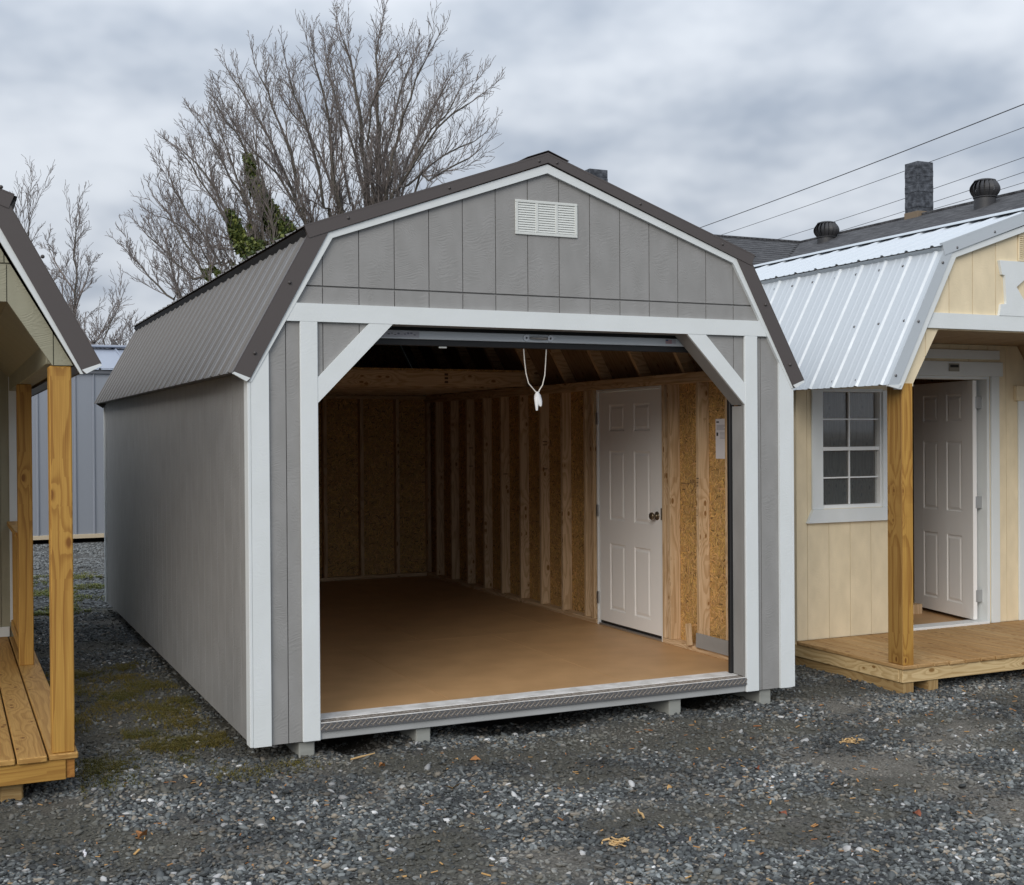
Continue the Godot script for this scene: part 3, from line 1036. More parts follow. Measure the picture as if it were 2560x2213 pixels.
# ---------------------------------------------------------------- the grey garage shed
func grey_shed() -> void:
	var W := 3.6
	var L := -6.56
	var t := thing("garage_shed", "grey gambrel garage shed with white trim and open roll-up door", "shed")
	# skids
	for x: float in [0.26, 0.95, 2.66, 3.36]:
		cb(t, "skid", Vector3(x, -0.125, L + 0.1), Vector3(x + 0.09, -0.004, -0.01), M.skid_grey, 2, 0.006)
	# floor frame, sill and floor
	cb(t, "sill_board", Vector3(0.3735, 0.001, -0.03), Vector3(W - 0.3735, 0.048, 0.016), M.sill_grey, 0, 0.003)
	for x: float in [0.02, W - 0.06]:
		cb(t, "floor_joist", Vector3(x, 0.001, L + 0.03), Vector3(x + 0.04, 0.075, -0.031), M.skid, 2)
	cb(t, "floor_joist", Vector3(0.061, 0.001, L + 0.03), Vector3(W - 0.061, 0.075, L + 0.07), M.skid, 0)
	for i in 3:
		var z0 := -0.2 - i * 2.1
		var z1 := maxf(z0 - 2.1, L + 0.115)
		var cuts: Array = [0.05, 1.25, 2.45, W - 0.05] if i % 2 == 0 else [0.05, 0.65, 1.85, 3.05, W - 0.05]
		for k in cuts.size() - 1:
			cb(t, "floor_sheet", Vector3(cuts[k] + 0.0012, 0.0755, z1 + 0.0014), Vector3(cuts[k + 1] - 0.0012, 0.094, z0 - 0.0014), M.floor, 0, 0.0012)
	# aluminium tread plate over the sill
	var th := group_part(t, "threshold")
	cb(th, "ramp_plate", Vector3(0.374, 0.076, -0.1995), Vector3(W - 0.374, 0.0975, -0.062), M.bright, 0, 0.002)
	cb(th, "ramp_plate", Vector3(0.374, 0.076, -0.0615), Vector3(W - 0.374, 0.0955, 0.027), M.alu, 0, 0.002)
	cb(th, "nosing", Vector3(0.374, 0.05, 0.0045), Vector3(W - 0.374, 0.0755, 0.03), M.tread, 0, 0.001)
	cb(th, "nosing", Vector3(0.374, 0.047, 0.0305), Vector3(W - 0.374, 0.094, 0.0325), M.tread, 0, 0.0)
	cb(th, "edge", Vector3(0.374, 0.0943, 0.0275), Vector3(W - 0.374, 0.0985, 0.0335), M.bright, 0, 0.001)
	var lug := MB.new()
	var lx := 0.385
	var li := 0
	while lx < W - 0.385:
		lug.box(Vector3(lx, 0.0705, 0.033), Vector3(0.034, 0.0075, 0.003), 0.0012, 0, Vector2.ZERO, Basis(Vector3(0, 0, 1), 0.72))
		lug.box(Vector3(lx + 0.017, 0.0585, 0.033), Vector3(0.018, 0.005, 0.003), 0.0012, 0, Vector2.ZERO, Basis(Vector3(0, 0, 1), -0.72))
		lug.box(Vector3(lx + 0.017, 0.0850, 0.033), Vector3(0.018, 0.005, 0.003), 0.0012, 0, Vector2.ZERO, Basis(Vector3(0, 0, 1), -0.72))
		lx += 0.034
	var zz := -0.045
	while zz < 0.02:
		lx = 0.40
		while lx < W - 0.40:
			lug.box(Vector3(lx, 0.0957, zz), Vector3(0.022, 0.0016, 0.005), 0.0006, 0, Vector2.ZERO, Basis(Vector3.UP, 0.78 if li % 2 else -0.78))
			lx += 0.034
			li += 1
		zz += 0.03
	var lo := part(th, "tread_lug", lug.mesh(), M.alu)
	lo.set_meta("kind", "stuff")

	# front wall: boards cut round the opening
	var open_ := P([0.372, -0.5, 3.228, -0.5, 3.228, 1.874, 2.788, 2.3225, 0.812, 2.3225, 0.372, 1.874])
	var gable := P([0.006, 0.0, W - 0.006, 0.0, W - 0.006, 1.99, W - 0.44, 2.79, 1.8, 3.28, 0.44, 2.79, 0.006, 1.99])
	var upper := Geometry2D.intersect_polygons(gable, P([-1, 2.526, 5, 2.526, 5, 5, -1, 5]))[0]
	var lower := Geometry2D.intersect_polygons(gable, P([-1, -1, 5, -1, 5, 2.517, -1, 2.517]))[0]
	planks(t, upper, [], 0.4082 - 0.2111 * 2.0, 0.2111, 0.005, 0.0, 0.0115, M.grey)
	planks(t, lower, [open_], 0.4082 - 0.2111 * 2.0, 0.2111, 0.005, 0.0, 0.011, M.grey)
	for q: PackedVector2Array in Geometry2D.clip_polygons(gable, open_):
		pr(t, "wall_panel", q, -0.012, -0.0005, M.grey_flat)
	# white trim: corner boards, posts, header, braces
	for s in 2:
		var fx := func(x: float) -> float: return W - x if s else x
		var cbp := P([0.0, 0.0, 0.098, 0.0, 0.098, 2.163, 0.0, 1.992])
		pr(t, "corner_board", mirror(cbp, 1.8) if s else cbp, 0.0118, 0.030, M.white)
		cb(t, "corner_board", Vector3(fx.call(-0.019), 0.0, -0.06), Vector3(fx.call(-0.0005), 2.0, 0.0295), M.white, 1)
		cb(t, "corner_board", Vector3(fx.call(-0.019), 0.0, L - 0.02), Vector3(fx.call(-0.0005), 2.0, L + 0.05), M.white, 1)
		cb(t, "door_casing", Vector3(fx.call(0.2732), 0.0, 0.0125), Vector3(fx.call(0.3728), 2.322, 0.032), M.white, 1)
		var brace := P([0.3732, 1.8735, 0.812, 2.3215, 0.672, 2.3215, 0.3732, 2.013])
		pr(t, "brace", mirror(brace, 1.8) if s else brace, 0.0125, 0.0305, M.white, true)
		# inner faces of the opening
		cb(t, "jamb", Vector3(fx.call(0.362), 0.0965, -0.118), Vector3(fx.call(0.3715), 1.866, -0.0125), M.grey_flat, 1)
		var sj := P([0.3715, 1.8745, 0.812, 2.323, 0.805, 2.330, 0.3645, 1.8815])
		pr(t, "jamb", mirror(sj, 1.8) if s else sj, -0.118, -0.0125, M.grey_flat)
		cb(t, "door_track", Vector3(fx.call(0.352), 0.0965, -0.15), Vector3(fx.call(0.392), 2.36, -0.1185), M.black, 1)
		cb(t, "stud", Vector3(fx.call(0.29), 0.0965, -0.115), Vector3(fx.call(0.328), 2.3, -0.0135), M.stud, 1)
	cb(t, "jamb", Vector3(0.812, 2.3235, -0.118), Vector3(2.788, 2.333, -0.0125), M.grey_flat, 0)
	pr(t, "header", P([0.196, 2.3226, 3.404, 2.3226, 3.352, 2.4229, 0.248, 2.4229]), 0.0122, 0.0318, M.white, true)
	cb(t, "header_beam", Vector3(0.33, 2.335, -0.115), Vector3(3.27, 2.51, -0.0135), M.stud, 0)

	# gable vent
	var v := group_part(t, "gable_vent", Vector3(1.8, 2.989, 0.0122))
	for q: Array in [[-0.209, -0.104, 0.209, -0.087], [-0.209, 0.087, 0.209, 0.104], [-0.209, -0.0868, -0.19, 0.0868], [0.19, -0.0868, 0.209, 0.0868], [-0.0755, -0.0868, -0.0565, 0.0868], [0.0565, -0.0868, 0.0755, 0.0868]]:
		cb(v, "frame", Vector3(q[0], q[1], 0), Vector3(q[2], q[3], 0.009), M.vent, 0, 0.002)
	cb(v, "backing", Vector3(-0.19, -0.087, -0.0004), Vector3(0.19, 0.087, 0.0008), M.vent, 0, 0.0)
	for c: Array in [[-0.19, -0.0755], [-0.0565, 0.0565], [0.0755, 0.19]]:
		for i in 12:
			part(v, "slat", bm(Vector3(c[1] - c[0], 0.0115, 0.0018), 0.0, 0), M.vent, Vector3((c[0] + c[1]) * 0.5, -0.079 + i * 0.01437, 0.0045), Basis(Vector3(1, 0, 0), -0.34))

	# side walls: boards along z
	for s in 2:
		var xo := 0.0 if s == 0 else W
		var sg := 1.0 if s == 0 else -1.0
		var z := -0.0605
		while z > L + 0.05:
			var z1 := maxf(z - 0.2111 + 0.009, L + 0.05)
			var door_bay := s == 1 and z1 < -1.36 and z > -2.5
			cb(t, "siding_plank", Vector3(xo + sg * 0.0005, 2.09 if door_bay else 0.001, z1), Vector3(xo + sg * 0.011, 2.12, z), M.grey, 1, 0.001)
			z -= 0.2111
		for q: Array in ([[L + 0.03, -0.012, 0.02]] if s == 0 else [[L + 0.03, -2.452, 0.02], [-1.378, -0.012, 0.02], [-2.4515, -1.3785, 2.085]]):
			cb(t, "wall_panel", Vector3(xo + sg * 0.0115, q[2], q[0]), Vector3(xo + sg * 0.022, 2.12, q[1]), M.grey_flat, 1, 0.0)
		# OSB inside
		var pz := -0.125
		while pz > L + 0.1:
			var p1 := maxf(pz - 1.27, L + 0.04)
			if s == 1 and pz < -1.3 and pz > -2.0:
				cb(t, "osb_panel", Vector3(xo + sg * 0.0405, 0.0945, -1.378), Vector3(xo + sg * 0.0505, 2.12, pz - 0.001), M.osb, 1, 0.0)
				pz = -2.452
				continue
			if s == 1 and pz > -1.3:
				p1 = -1.378
			cb(t, "osb_panel", Vector3(xo + sg * 0.0405, 0.0945, p1 + 0.001), Vector3(xo + sg * 0.0505, 2.12, pz - 0.001), M.osb, 1, 0.0)
			pz = p1
			if s == 1 and pz > -1.4:
				pz = -2.452
		# plates and studs
		for q: Array in ([[L + 0.15, -0.13]] if s == 0 else [[L + 0.15, -2.42], [-1.38, -0.16]]):
			cb(t, "bottom_plate", Vector3(xo + sg * 0.051, 0.0945, q[0]), Vector3(xo + sg * 0.14, 0.132, q[1]), M.stud, 2)
		cb(t, "top_plate", Vector3(xo + sg * 0.051, 2.062, L + 0.15), Vector3(xo + sg * 0.14, 2.0995, -0.13), M.stud, 2)
		cb(t, "top_plate", Vector3(xo + sg * 0.051, 2.10, L + 0.15), Vector3(xo + sg * 0.14, 2.138, -0.13), M.stud, 2)
		var st: Array[float] = [-6.10, -5.655, -5.215, -4.77, -4.345, -3.905, -3.465, -3.03, -2.6, -2.462, -1.336, -0.865, -0.50]
		for q in st:
			if s == 0 and q == -2.462:
				continue
			cb(t, "stud", Vector3(xo + sg * 0.051, 0.1325, q - 0.04), Vector3(xo + sg * 0.14, 2.0615, q), M.stud, 1, 0.003)
			if s == 1 and q == -1.336:
				cb(t, "stud", Vector3(xo + sg * 0.051, 0.1325, q + 0.040), Vector3(xo + sg * 0.14, 2.0615, q + 0.080), M.stud, 1, 0.003)
	# back wall
	var bw := P([0.006, 0.0, W - 0.006, 0.0, W - 0.006, 1.99, W - 0.44, 2.79, 1.8, 3.28, 0.44, 2.79, 0.006, 1.99])
	pr(t, "wall_panel", bw, L, L + 0.011, M.grey_flat)
	pr(t, "osb_panel", P([0.052, 0.0945, W - 0.052, 0.0945, W - 0.052, 1.99, W - 0.44, 2.77, 1.8, 3.25, 0.44, 2.77, 0.052, 1.99]), L + 0.012, L + 0.022, M.osb)
	cb(t, "bottom_plate", Vector3(0.06, 0.0945, L + 0.023), Vector3(W - 0.06, 0.132, L + 0.11), M.stud, 0)
	cb(t, "top_plate", Vector3(0.06, 2.10, L + 0.023), Vector3(W - 0.06, 2.138, L + 0.11), M.stud, 0)
	for x: float in [0.10, 0.59, 1.01, 1.43, 1.86, 2.27, 2.69, 3.11, 3.49]:
		cb(t, "stud", Vector3(x, 0.1325, L + 0.023), Vector3(x + 0.04, 2.0995, L + 0.11), M.stud, 1)
	# loft
	cb(t, "loft_beam", Vector3(0.06, 2.139, -3.84), Vector3(W - 0.06, 2.278, -3.80), M.stud, 0, 0.004)
	var jz := -4.25
	while jz > L + 0.2:
		cb(t, "loft_joist", Vector3(0.06, 2.139, jz - 0.04), Vector3(W - 0.06, 2.278, jz), M.stud, 0, 0.0)
		jz -= 0.41
	cb(t, "loft_deck", Vector3(0.06, 2.279, L + 0.03), Vector3(W - 0.06, 2.294, -3.80), M.osb, 0, 0.0)

	gambrel(t, SHED, 0.0, L, M.roof, M.roof_dark, M.white, 0.2413, [-0.55, -1.15, -1.78, -2.41, -3.07, -3.72, -4.4, -5.05, -5.7, -6.3], M.black)
	var sc := []
	for s in 2:
		var fx := func(x: float) -> float: return W - x if s else x
		for q: Array in [[0.02, 2.14], [0.215, 2.53], [0.55, 2.905], [1.16, 3.12], [1.74, 3.325]]:
			sc.append([Vector3(fx.call(q[0]), q[1], 0.0445), Vector3(0, 0, 1)])
	screws(t, sc, M.screw_dark)

	# white walk door in the right wall, seen from inside
	var dz := -1.894
	panel_door(t, "walk_door", 0.985, 1.90, Vector3(W - 0.105, 0.135, dz), Basis(Vector3(0, 0, 1), Vector3(0, 1, 0), Vector3(-1, 0, 0)), 1.0, true)
	cb(t, "door_frame", Vector3(W - 0.135, 0.0945, -1.3985), Vector3(W - 0.02, 2.06, -1.379), M.vinyl, 1)
	cb(t, "door_frame", Vector3(W - 0.135, 0.0945, -2.4205), Vector3(W - 0.02, 2.06, -2.40), M.vinyl, 1)
	cb(t, "door_frame", Vector3(W - 0.135, 2.0405, -2.3995), Vector3(W - 0.02, 2.06, -1.399), M.vinyl, 2)
	cb(t, "door_sill", Vector3(W - 0.13, 0.0945, -2.3995), Vector3(W - 0.02, 0.113, -1.399), M.galv, 2)
	cb(t, "gap_shade", Vector3(W - 0.118, 0.1135, -2.385), Vector3(W - 0.09, 0.1345, -1.403), M.black, 2)  # black bar added under the door, painting the shade of the gap
	for y: float in [0.32, 1.05, 1.82]:
		cb(t, "hinge", Vector3(W - 0.139, y - 0.05, -2.425), Vector3(W - 0.127, y + 0.05, -2.392), M.galv, 1)
	cb(t, "strike_plate", Vector3(W - 0.139, 1.03, -1.397), Vector3(W - 0.1355, 1.12, -1.381), M.brass, 1)

	# roll-up door, drawn up behind the header
	var rd := group_part(t, "rollup_door")
	cb(rd, "bottom_bar", Vector3(0.395, 2.254, -0.152), Vector3(W - 0.395, 2.304, -0.126), M.doorsteel, 0, 0.003)
	cb(rd, "rubber_seal", Vector3(0.395, 2.216, -0.158), Vector3(W - 0.395, 2.2535, -0.132), M.black, 0, 0.004)
	cb(rd, "curtain", Vector3(0.395, 2.3045, -0.146), Vector3(W - 0.395, 2.42, -0.142), M.black, 0, 0.0)
	var coil := MB.new()
	coil.tube(PackedVector3Array([Vector3(0.40, 2.56, -0.30), Vector3(W - 0.40, 2.56, -0.30)]), PackedFloat32Array([0.17, 0.17]), 28)
	part(rd, "coil", coil.mesh(), M.black)
	var hd := MB.new()
	hd.tube(PackedVector3Array([Vector3(1.752, 2.28, -0.125), Vector3(1.765, 2.28, -0.102), Vector3(1.785, 2.28, -0.097), Vector3(1.835, 2.28, -0.097), Vector3(1.855, 2.28, -0.102), Vector3(1.868, 2.28, -0.125)]), PackedFloat32Array([0.008, 0.0075, 0.0075, 0.0075, 0.0075, 0.008]), 10)
	part(rd, "handle", hd.mesh(), M.galv)
	for x: float in [1.728, 1.892]:
		var pl := MB.new()
		pl.tube(PackedVector3Array([Vector3(x, 2.28, -0.127), Vector3(x, 2.28, -0.1225)]), PackedFloat32Array([0.024, 0.022]), 16)
		part(rd, "handle_plate", pl.mesh(), M.galv)
		var bo := MB.new()
		bo.lathe(PackedVector2Array([Vector2(0.0, 0.004), Vector2(0.005, 0.003), Vector2(0.007, 0.0)]), 10)
		part(rd, "bolt", bo.mesh(), M.screw, Vector3(x, 2.28, -0.1225), Basis(Vector3(1, 0, 0), Vector3(0, 0, 1), Vector3(0, -1, 0)))
	# stickers on the bar
	var stk := mat(C(0.5, 0.5, 0.54), 0.5)
	cb(rd, "sticker", Vector3(0.80, 2.262, -0.1258), Vector3(1.03, 2.298, -0.1254), stk, 0, 0.0)
	var rr := RandomNumberGenerator.new()
	rr.seed = 9
	for k in 9:
		var x := 0.835 + k * 0.02
		cb(rd, "print", Vector3(x, 2.272 + rr.randf() * 0.012, -0.1254), Vector3(x + 0.013, 2.276 + rr.randf() * 0.018, -0.1251), M.ink if k < 3 else mat(C(0.2, 0.2, 0.25), 0.6), 0, 0.0)
	cb(rd, "sticker", Vector3(2.72, 2.268, -0.1258), Vector3(2.80, 2.298, -0.1254), stk, 0, 0.0)
	var redm := mat(C(0.45, 0.1, 0.1), 0.6)
	for k in 3:
		cb(rd, "print", Vector3(2.725, 2.272 + k * 0.008, -0.1254), Vector3(2.77, 2.2755 + k * 0.008, -0.1251), redm, 0, 0.0)
	cb(rd, "print", Vector3(2.725, 2.287, -0.12505), Vector3(2.742, 2.296, -0.1248), mat(C(0.05, 0.07, 0.2), 0.6), 0, 0.0)
	cb(rd, "clip", Vector3(1.16, 2.205, -0.15), Vector3(1.21, 2.2155, -0.138), M.vent, 0)

	# pull cord with a knotted end, hanging from the bar
	var ro_ := thing("pull_cord", "looped white pull cord with knotted plastic hanging from roll-up door", "cord", Vector3(1.79, 2.2155, -0.146))
	var c1 := MB.new()
	c1.tube(PackedVector3Array([Vector3(-0.072, 0.0, 0), Vector3(-0.068, -0.07, 0.002), Vector3(-0.058, -0.15, 0.002), Vector3(-0.04, -0.212, 0), Vector3(-0.012, -0.242, 0), Vector3(0.012, -0.268, 0), Vector3(0.016, -0.285, 0)]), PackedFloat32Array([0.0035, 0.0035, 0.0035, 0.0035, 0.0035, 0.004, 0.004]), 7)
	part(ro_, "strand", c1.mesh(), M.rope)
	var c2 := MB.new()
	c2.tube(PackedVector3Array([Vector3(0.083, 0.0, 0), Vector3(0.078, -0.09, -0.002), Vector3(0.072, -0.16, -0.001), Vector3(0.055, -0.222, 0), Vector3(0.033, -0.252, 0.002), Vector3(0.02, -0.285, 0.001)]), PackedFloat32Array([0.0035, 0.0035, 0.0035, 0.0035, 0.004, 0.004]), 7)
	part(ro_, "strand", c2.mesh(), M.rope)
	var kn := MB.new()
	kn.tube(PackedVector3Array([Vector3(0.019, -0.262, 0), Vector3(0.020, -0.285, 0), Vector3(0.024, -0.31, 0), Vector3(0.03, -0.332, 0.002), Vector3(0.041, -0.352, 0.004)]), PackedFloat32Array([0.008, 0.021, 0.024, 0.021, 0.006]), 9)
	kn.tube(PackedVector3Array([Vector3(0.012, -0.30, 0.002), Vector3(0.011, -0.335, 0.005), Vector3(0.014, -0.378, 0.003)]), PackedFloat32Array([0.016, 0.012, 0.007]), 7)
	part(ro_, "knot", kn.mesh(), M.bag)

	# loose things inside
	single("trim_board", bm(Vector3(0.016, 0.104, 0.43), 0.002, 2), M.grey_flat, "short grey painted board lying on the sill inside the opening", "board", Vector3(W - 0.152, 0.187, -0.675), Basis(Vector3(0, 0, 1), -0.03))
	single("wood_block", bm(Vector3(0.02, 0.16, 0.055), 0.002, 1), M.stud, "small wood offcut leaning on the wall beside the grey board", "wood offcut", Vector3(W - 0.153, 0.212, -0.99), Basis.from_euler(Vector3(-0.2, 0, -0.06)))
	var nt := thing("paper_notice", "white printed paper notice stapled to the OSB wall", "notice", Vector3(W - 0.052, 1.65, -0.696))
	part(nt, "sheet", bm(Vector3(0.001, 0.286, 0.166), 0.0), M.paper)
	cb(nt, "print", Vector3(-0.0011, 0.115, -0.072), Vector3(-0.0006, 0.125, -0.04), M.ink, 2, 0.0)
	var pale := mat(C(0.35, 0.34, 0.38), 0.8)
	for k in 5:
		cb(nt, "print", Vector3(-0.0011, 0.095 - k * 0.008, -0.07), Vector3(-0.0006, 0.0985 - k * 0.008, 0.06 - (k % 3) * 0.02), pale, 2, 0.0)
	cb(nt, "print", Vector3(-0.0011, 0.02, -0.072), Vector3(-0.0006, 0.045, -0.05), M.ink, 2, 0.0)
	for k in 6:
		cb(nt, "print", Vector3(-0.0011, 0.045 - k * 0.009, -0.03), Vector3(-0.0006, 0.048 - k * 0.009, 0.045 + (k % 2) * 0.02), pale, 2, 0.0)
	# mill stamps on the wood
	var ink2 := mat(C(0.09, 0.06, 0.035), 0.85)
	for q: Array in [[-0.922, 1.36, 0.03], [-0.922, 1.33, 0.022], [-0.922, 1.305, 0.024], [-0.922, 1.09, 0.012]]:
		cb(t, "mill_stamp", Vector3(W - 0.1404, q[1], -0.898), Vector3(W - 0.14, q[1] + 0.006, -0.898 + q[2]), ink2, 2, 0.0)
	cb(t, "mill_stamp", Vector3(W - 0.0509, 1.312, -1.25), Vector3(W - 0.0506, 1.316, -1.13), ink2, 2, 0.0)
	cb(t, "mill_stamp", Vector3(W - 0.0509, 1.30, -1.25), Vector3(W - 0.0506, 1.345, -1.246), ink2, 2, 0.0)
	var tm := TextMesh.new()
	tm.text = "API"
	tm.font_size = 16
	tm.pixel_size = 0.0032
	tm.depth = 0.0004
	var f := SystemFont.new()
	f.font_names = PackedStringArray(["Droid Sans"])
	tm.font = f
	part(t, "mill_stamp", tm, ink2, Vector3(W - 0.0508, 1.325, -1.085), Basis(Vector3(0, 0, 1), Vector3(0, 1, 0), Vector3(-1, 0, 0)))
	for q: Array in [[-3.465, 1.62], [-3.465, 1.59], [-3.465, 1.37], [-5.215, 1.55], [-5.215, 1.36], [-4.345, 1.3]]:
		cb(t, "mill_stamp", Vector3(W - 0.12, q[1], q[0] + 0.0001), Vector3(W - 0.075, q[1] + 0.008, q[0] + 0.0005), ink2, 0, 0.0)
	for x: float in [1.28, 2.65]:
		for k in 3:
			cb(t, "mill_stamp", Vector3(x, 2.165 + k * 0.035, -3.7998), Vector3(x + 0.035, 2.185 + k * 0.035, -3.7995), ink2, 0, 0.0)

# ---------------------------------------------------------------- the cream porch cabin on the right
const CABIN := {"mid": 5.67, "ridge": 3.302, "pitch_high": 0.33,
	"eave": Vector2(4.235, 2.006), "knee_low": Vector2(4.735, 2.935), "knee_high": Vector2(4.70, 2.965),
	"trim": [4.305, 1.978, 4.805, 2.925, 5.67, 3.212, 5.67, 3.168, 4.85, 2.895, 4.358, 1.978],
	"flash_low": [4.236, 2.008, 4.735, 2.944, 4.812, 2.928, 4.314, 1.980],
	"flash_high": [4.713, 2.985, 5.67, 3.312, 5.67, 3.222, 4.738, 2.902],
	"soffit": [4.32, 1.98, 4.237, 1.998, 4.240, 2.004, 4.35, 2.01]}

func cream_cabin() -> void:
	var X0 := 4.39
	var X1 := 6.95
	var zf := 0.2
	var zw := -0.95
	var zb := -4.3
	var dk := 0.1
	var t := thing("porch_cabin", "cream gambrel cabin with silver metal roof and open porch", "cabin")
	# skids and deck frame
	for x: float in [4.40, 4.62, 6.1, 6.75]:
		var poly := P([zb, -0.125, 0.13, -0.125, 0.19, -0.09, 0.19, -0.018, zb, -0.018])
		var b := MB.new()
		b.prism(poly, 0, 0.09, ro(), true)
		part(t, "skid", b.mesh(), M.skid, Vector3(x + 0.09, 0, 0), Basis(Vector3(0, 0, 1), Vector3(0, 1, 0), Vector3(-1, 0, 0)))
	cb(t, "rim_joist", Vector3(X0 - 0.005, -0.0175, zf - 0.04), Vector3(X1, 0.0735, zf), M.frame, 0)
	cb(t, "rim_joist", Vector3(X0 - 0.005, -0.0175, zb), Vector3(X0 + 0.035, 0.0735, zf - 0.0405), M.frame, 2)
	cb(t, "rim_joist", Vector3(X1 - 0.04, -0.0175, zb), Vector3(X1, 0.0735, zf - 0.0405), M.frame, 2)
	var x := X0 - 0.015
	while x < X1 + 0.01:
		var w := minf(0.1325, X1 + 0.015 - x)
		cb(t, "deck_board", Vector3(x, 0.074, zw + 0.02), Vector3(x + w, dk, zf + 0.012 + off_rng.randf_range(-0.004, 0.004)), [M.deck_r, M.deck_r2, M.deck_r3][off_rng.randi() % 3], 2, 0.004)
		x += 0.142
	cb(t, "floor_sheet", Vector3(X0 + 0.01, 0.075, zb + 0.01), Vector3(X1 - 0.01, 0.092, zw - 0.0005), M.floor, 0, 0.0)
	# porch posts
	for s in 2:
		var px := 4.392 if s == 0 else X1 - 0.092
		cb(t, "porch_post", Vector3(px, dk, zf - 0.152), Vector3(px + 0.09, 2.02, zf - 0.004), M.post_dark if s == 0 else M.post, 1, 0.006)
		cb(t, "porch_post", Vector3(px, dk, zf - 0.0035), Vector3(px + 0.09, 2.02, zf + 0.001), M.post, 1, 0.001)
	# gable over the porch
	var gable := P([X0, 2.02, X1, 2.02, X1 - 0.02, 2.02, 6.50, 2.90, 5.67, 3.19, 4.84, 2.90, X0 + 0.02, 2.02])
	gable = P([X0 + 0.01, 2.0, X1 - 0.01, 2.0, 6.50, 2.90, 5.67, 3.19, 4.84, 2.90])
	var arch := P([4.49, 1.9, 4.49, 2.02, 4.716, 2.395, 6.624, 2.395, 6.85, 2.02, 6.85, 1.9])
	planks(t, gable, [arch], 4.60, 0.2168, 0.005, zf - 0.011, zf, M.cream)
	for q: PackedVector2Array in Geometry2D.clip_polygons(gable, arch):
		pr(t, "wall_panel", q, zf - 0.04, zf - 0.0115, M.cream)
	pr(t, "header", P([4.60, 2.402, 6.74, 2.402, 6.68, 2.508, 4.66, 2.508]), zf + 0.0003, zf + 0.019, M.white, true)
	# white cut-out ornament in the gable
	var orn := P([5.265, 2.5085, 5.282, 2.588, 5.332, 2.592, 5.318, 2.794, 5.292, 2.799, 5.267, 2.898, 5.535, 2.898, 5.535, 2.79, 5.43, 2.716, 5.53, 2.59, 5.6, 2.57, 5.67, 2.57, 5.67, 2.5085])
	pr(t, "gable_ornament", orn, zf + 0.0005, zf + 0.022, M.white)
	pr(t, "gable_ornament", mirror(orn, 5.67), zf + 0.0005, zf + 0.022, M.white)
	cb(t, "gable_ornament", Vector3(5.5355, 2.80, zf + 0.0005), Vector3(5.8045, 2.8975, zf + 0.0215), M.white, 0)
	# gable vent
	var v := group_part(t, "gable_vent", Vector3(5.67, 3.0, zf + 0.0005))
	for q: Array in [[-0.205, -0.095, 0.205, -0.08], [-0.205, 0.08, 0.205, 0.095], [-0.205, -0.0798, -0.19, 0.0798], [0.19, -0.0798, 0.205, 0.0798]]:
		cb(v, "frame", Vector3(q[0], q[1], 0), Vector3(q[2], q[3], 0.009), M.cream, 0, 0.002)
	for i in 11:
		part(v, "slat", bm(Vector3(0.378, 0.0115, 0.0018), 0.0, 0), M.cream, Vector3(0, -0.072 + i * 0.0144, 0.0055), Basis(Vector3(1, 0, 0), -0.62))
	# porch ceiling
	cb(t, "porch_ceiling", Vector3(X0 + 0.15, 2.405, zw - 0.01), Vector3(X1 - 0.15, 2.417, zf - 0.041), M.ceiling, 2, 0.0)
	for s in 2:
		var sp := P([4.40, 2.03, 4.66, 2.404, 4.65, 2.414, 4.39, 2.04])
		pr(t, "porch_ceiling", mirror(sp, 5.67) if s else sp, zw - 0.01, zf - 0.041, M.ceiling)
	for s in 2:
		var bx := X0 + 0.005 if s == 0 else X1 - 0.095
		cb(t, "porch_beam", Vector3(bx, 2.0205, zw + 0.02), Vector3(bx + 0.085, 2.029, zf - 0.05), M.cream, 2)
	# front wall with window and door openings
	var wall := P([X0, dk, X1, dk, X1, 2.03, 6.70, 2.403, 4.64, 2.403, X0, 2.03])
	var win := P([4.60, 1.10, 5.24, 1.10, 5.24, 2.03, 4.60, 2.03])
	var dor := P([5.47, 0.0, 6.37, 0.0, 6.37, 2.145, 5.47, 2.145])
	planks(t, wall, [win, dor], 4.489, 0.2065, 0.004, zw, zw + 0.011, M.cream)
	for q: Array in [[X0, dk, 4.60, 2.03], [4.6005, dk, 5.24, 1.0995], [5.2405, dk, 5.4695, 2.16], [6.3705, dk, X1, 2.03], [4.6005, 2.0305, 5.24, 2.16], [5.47, 2.1455, 6.37, 2.16], [4.64, 2.1605, 6.70, 2.403]]:
		cb(t, "wall_panel", Vector3(q[0], q[1], zw - 0.012), Vector3(q[2], q[3], zw - 0.0005), M.cream, 1, 0.0)
	# window
	var wn := group_part(t, "window", Vector3(4.917, 1.56, zw))
	cb(wn, "casing", Vector3(-0.39, -0.462, 0.0115), Vector3(-0.285, 0.46, 0.03), M.white)
	cb(wn, "casing", Vector3(0.305, -0.462, 0.0115), Vector3(0.385, 0.46, 0.03), M.white)
	cb(wn, "casing", Vector3(-0.2845, 0.445, 0.0115), Vector3(0.3045, 0.46, 0.03), M.white, 0)
	pr(wn, "sill", P([-0.443, -0.565, 0.40, -0.565, 0.385, -0.4625, -0.39, -0.4625]), 0.0115, 0.04, M.white)
	for q: Array in [[-0.317, -0.46, -0.272, 0.47, 0.02], [0.290, -0.46, 0.323, 0.47, 0.02], [-0.2715, -0.46, 0.2895, -0.432, 0.02], [-0.2715, 0.445, 0.2895, 0.47, 0.02], [-0.2715, -0.012, 0.2895, 0.017, 0.012]]:
		cb(wn, "frame", Vector3(q[0], q[1], -0.05), Vector3(q[2], q[3], q[4] - 0.009), M.vinyl, 1, 0.002)
	for q: Array in [[-0.0055, -0.4315, 0.0055, -0.0125], [-0.0055, 0.0175, 0.0055, 0.4445]]:
		cb(wn, "muntin", Vector3(q[0], q[1], -0.024), Vector3(q[2], q[3], -0.008), M.vinyl, 1, 0.001)
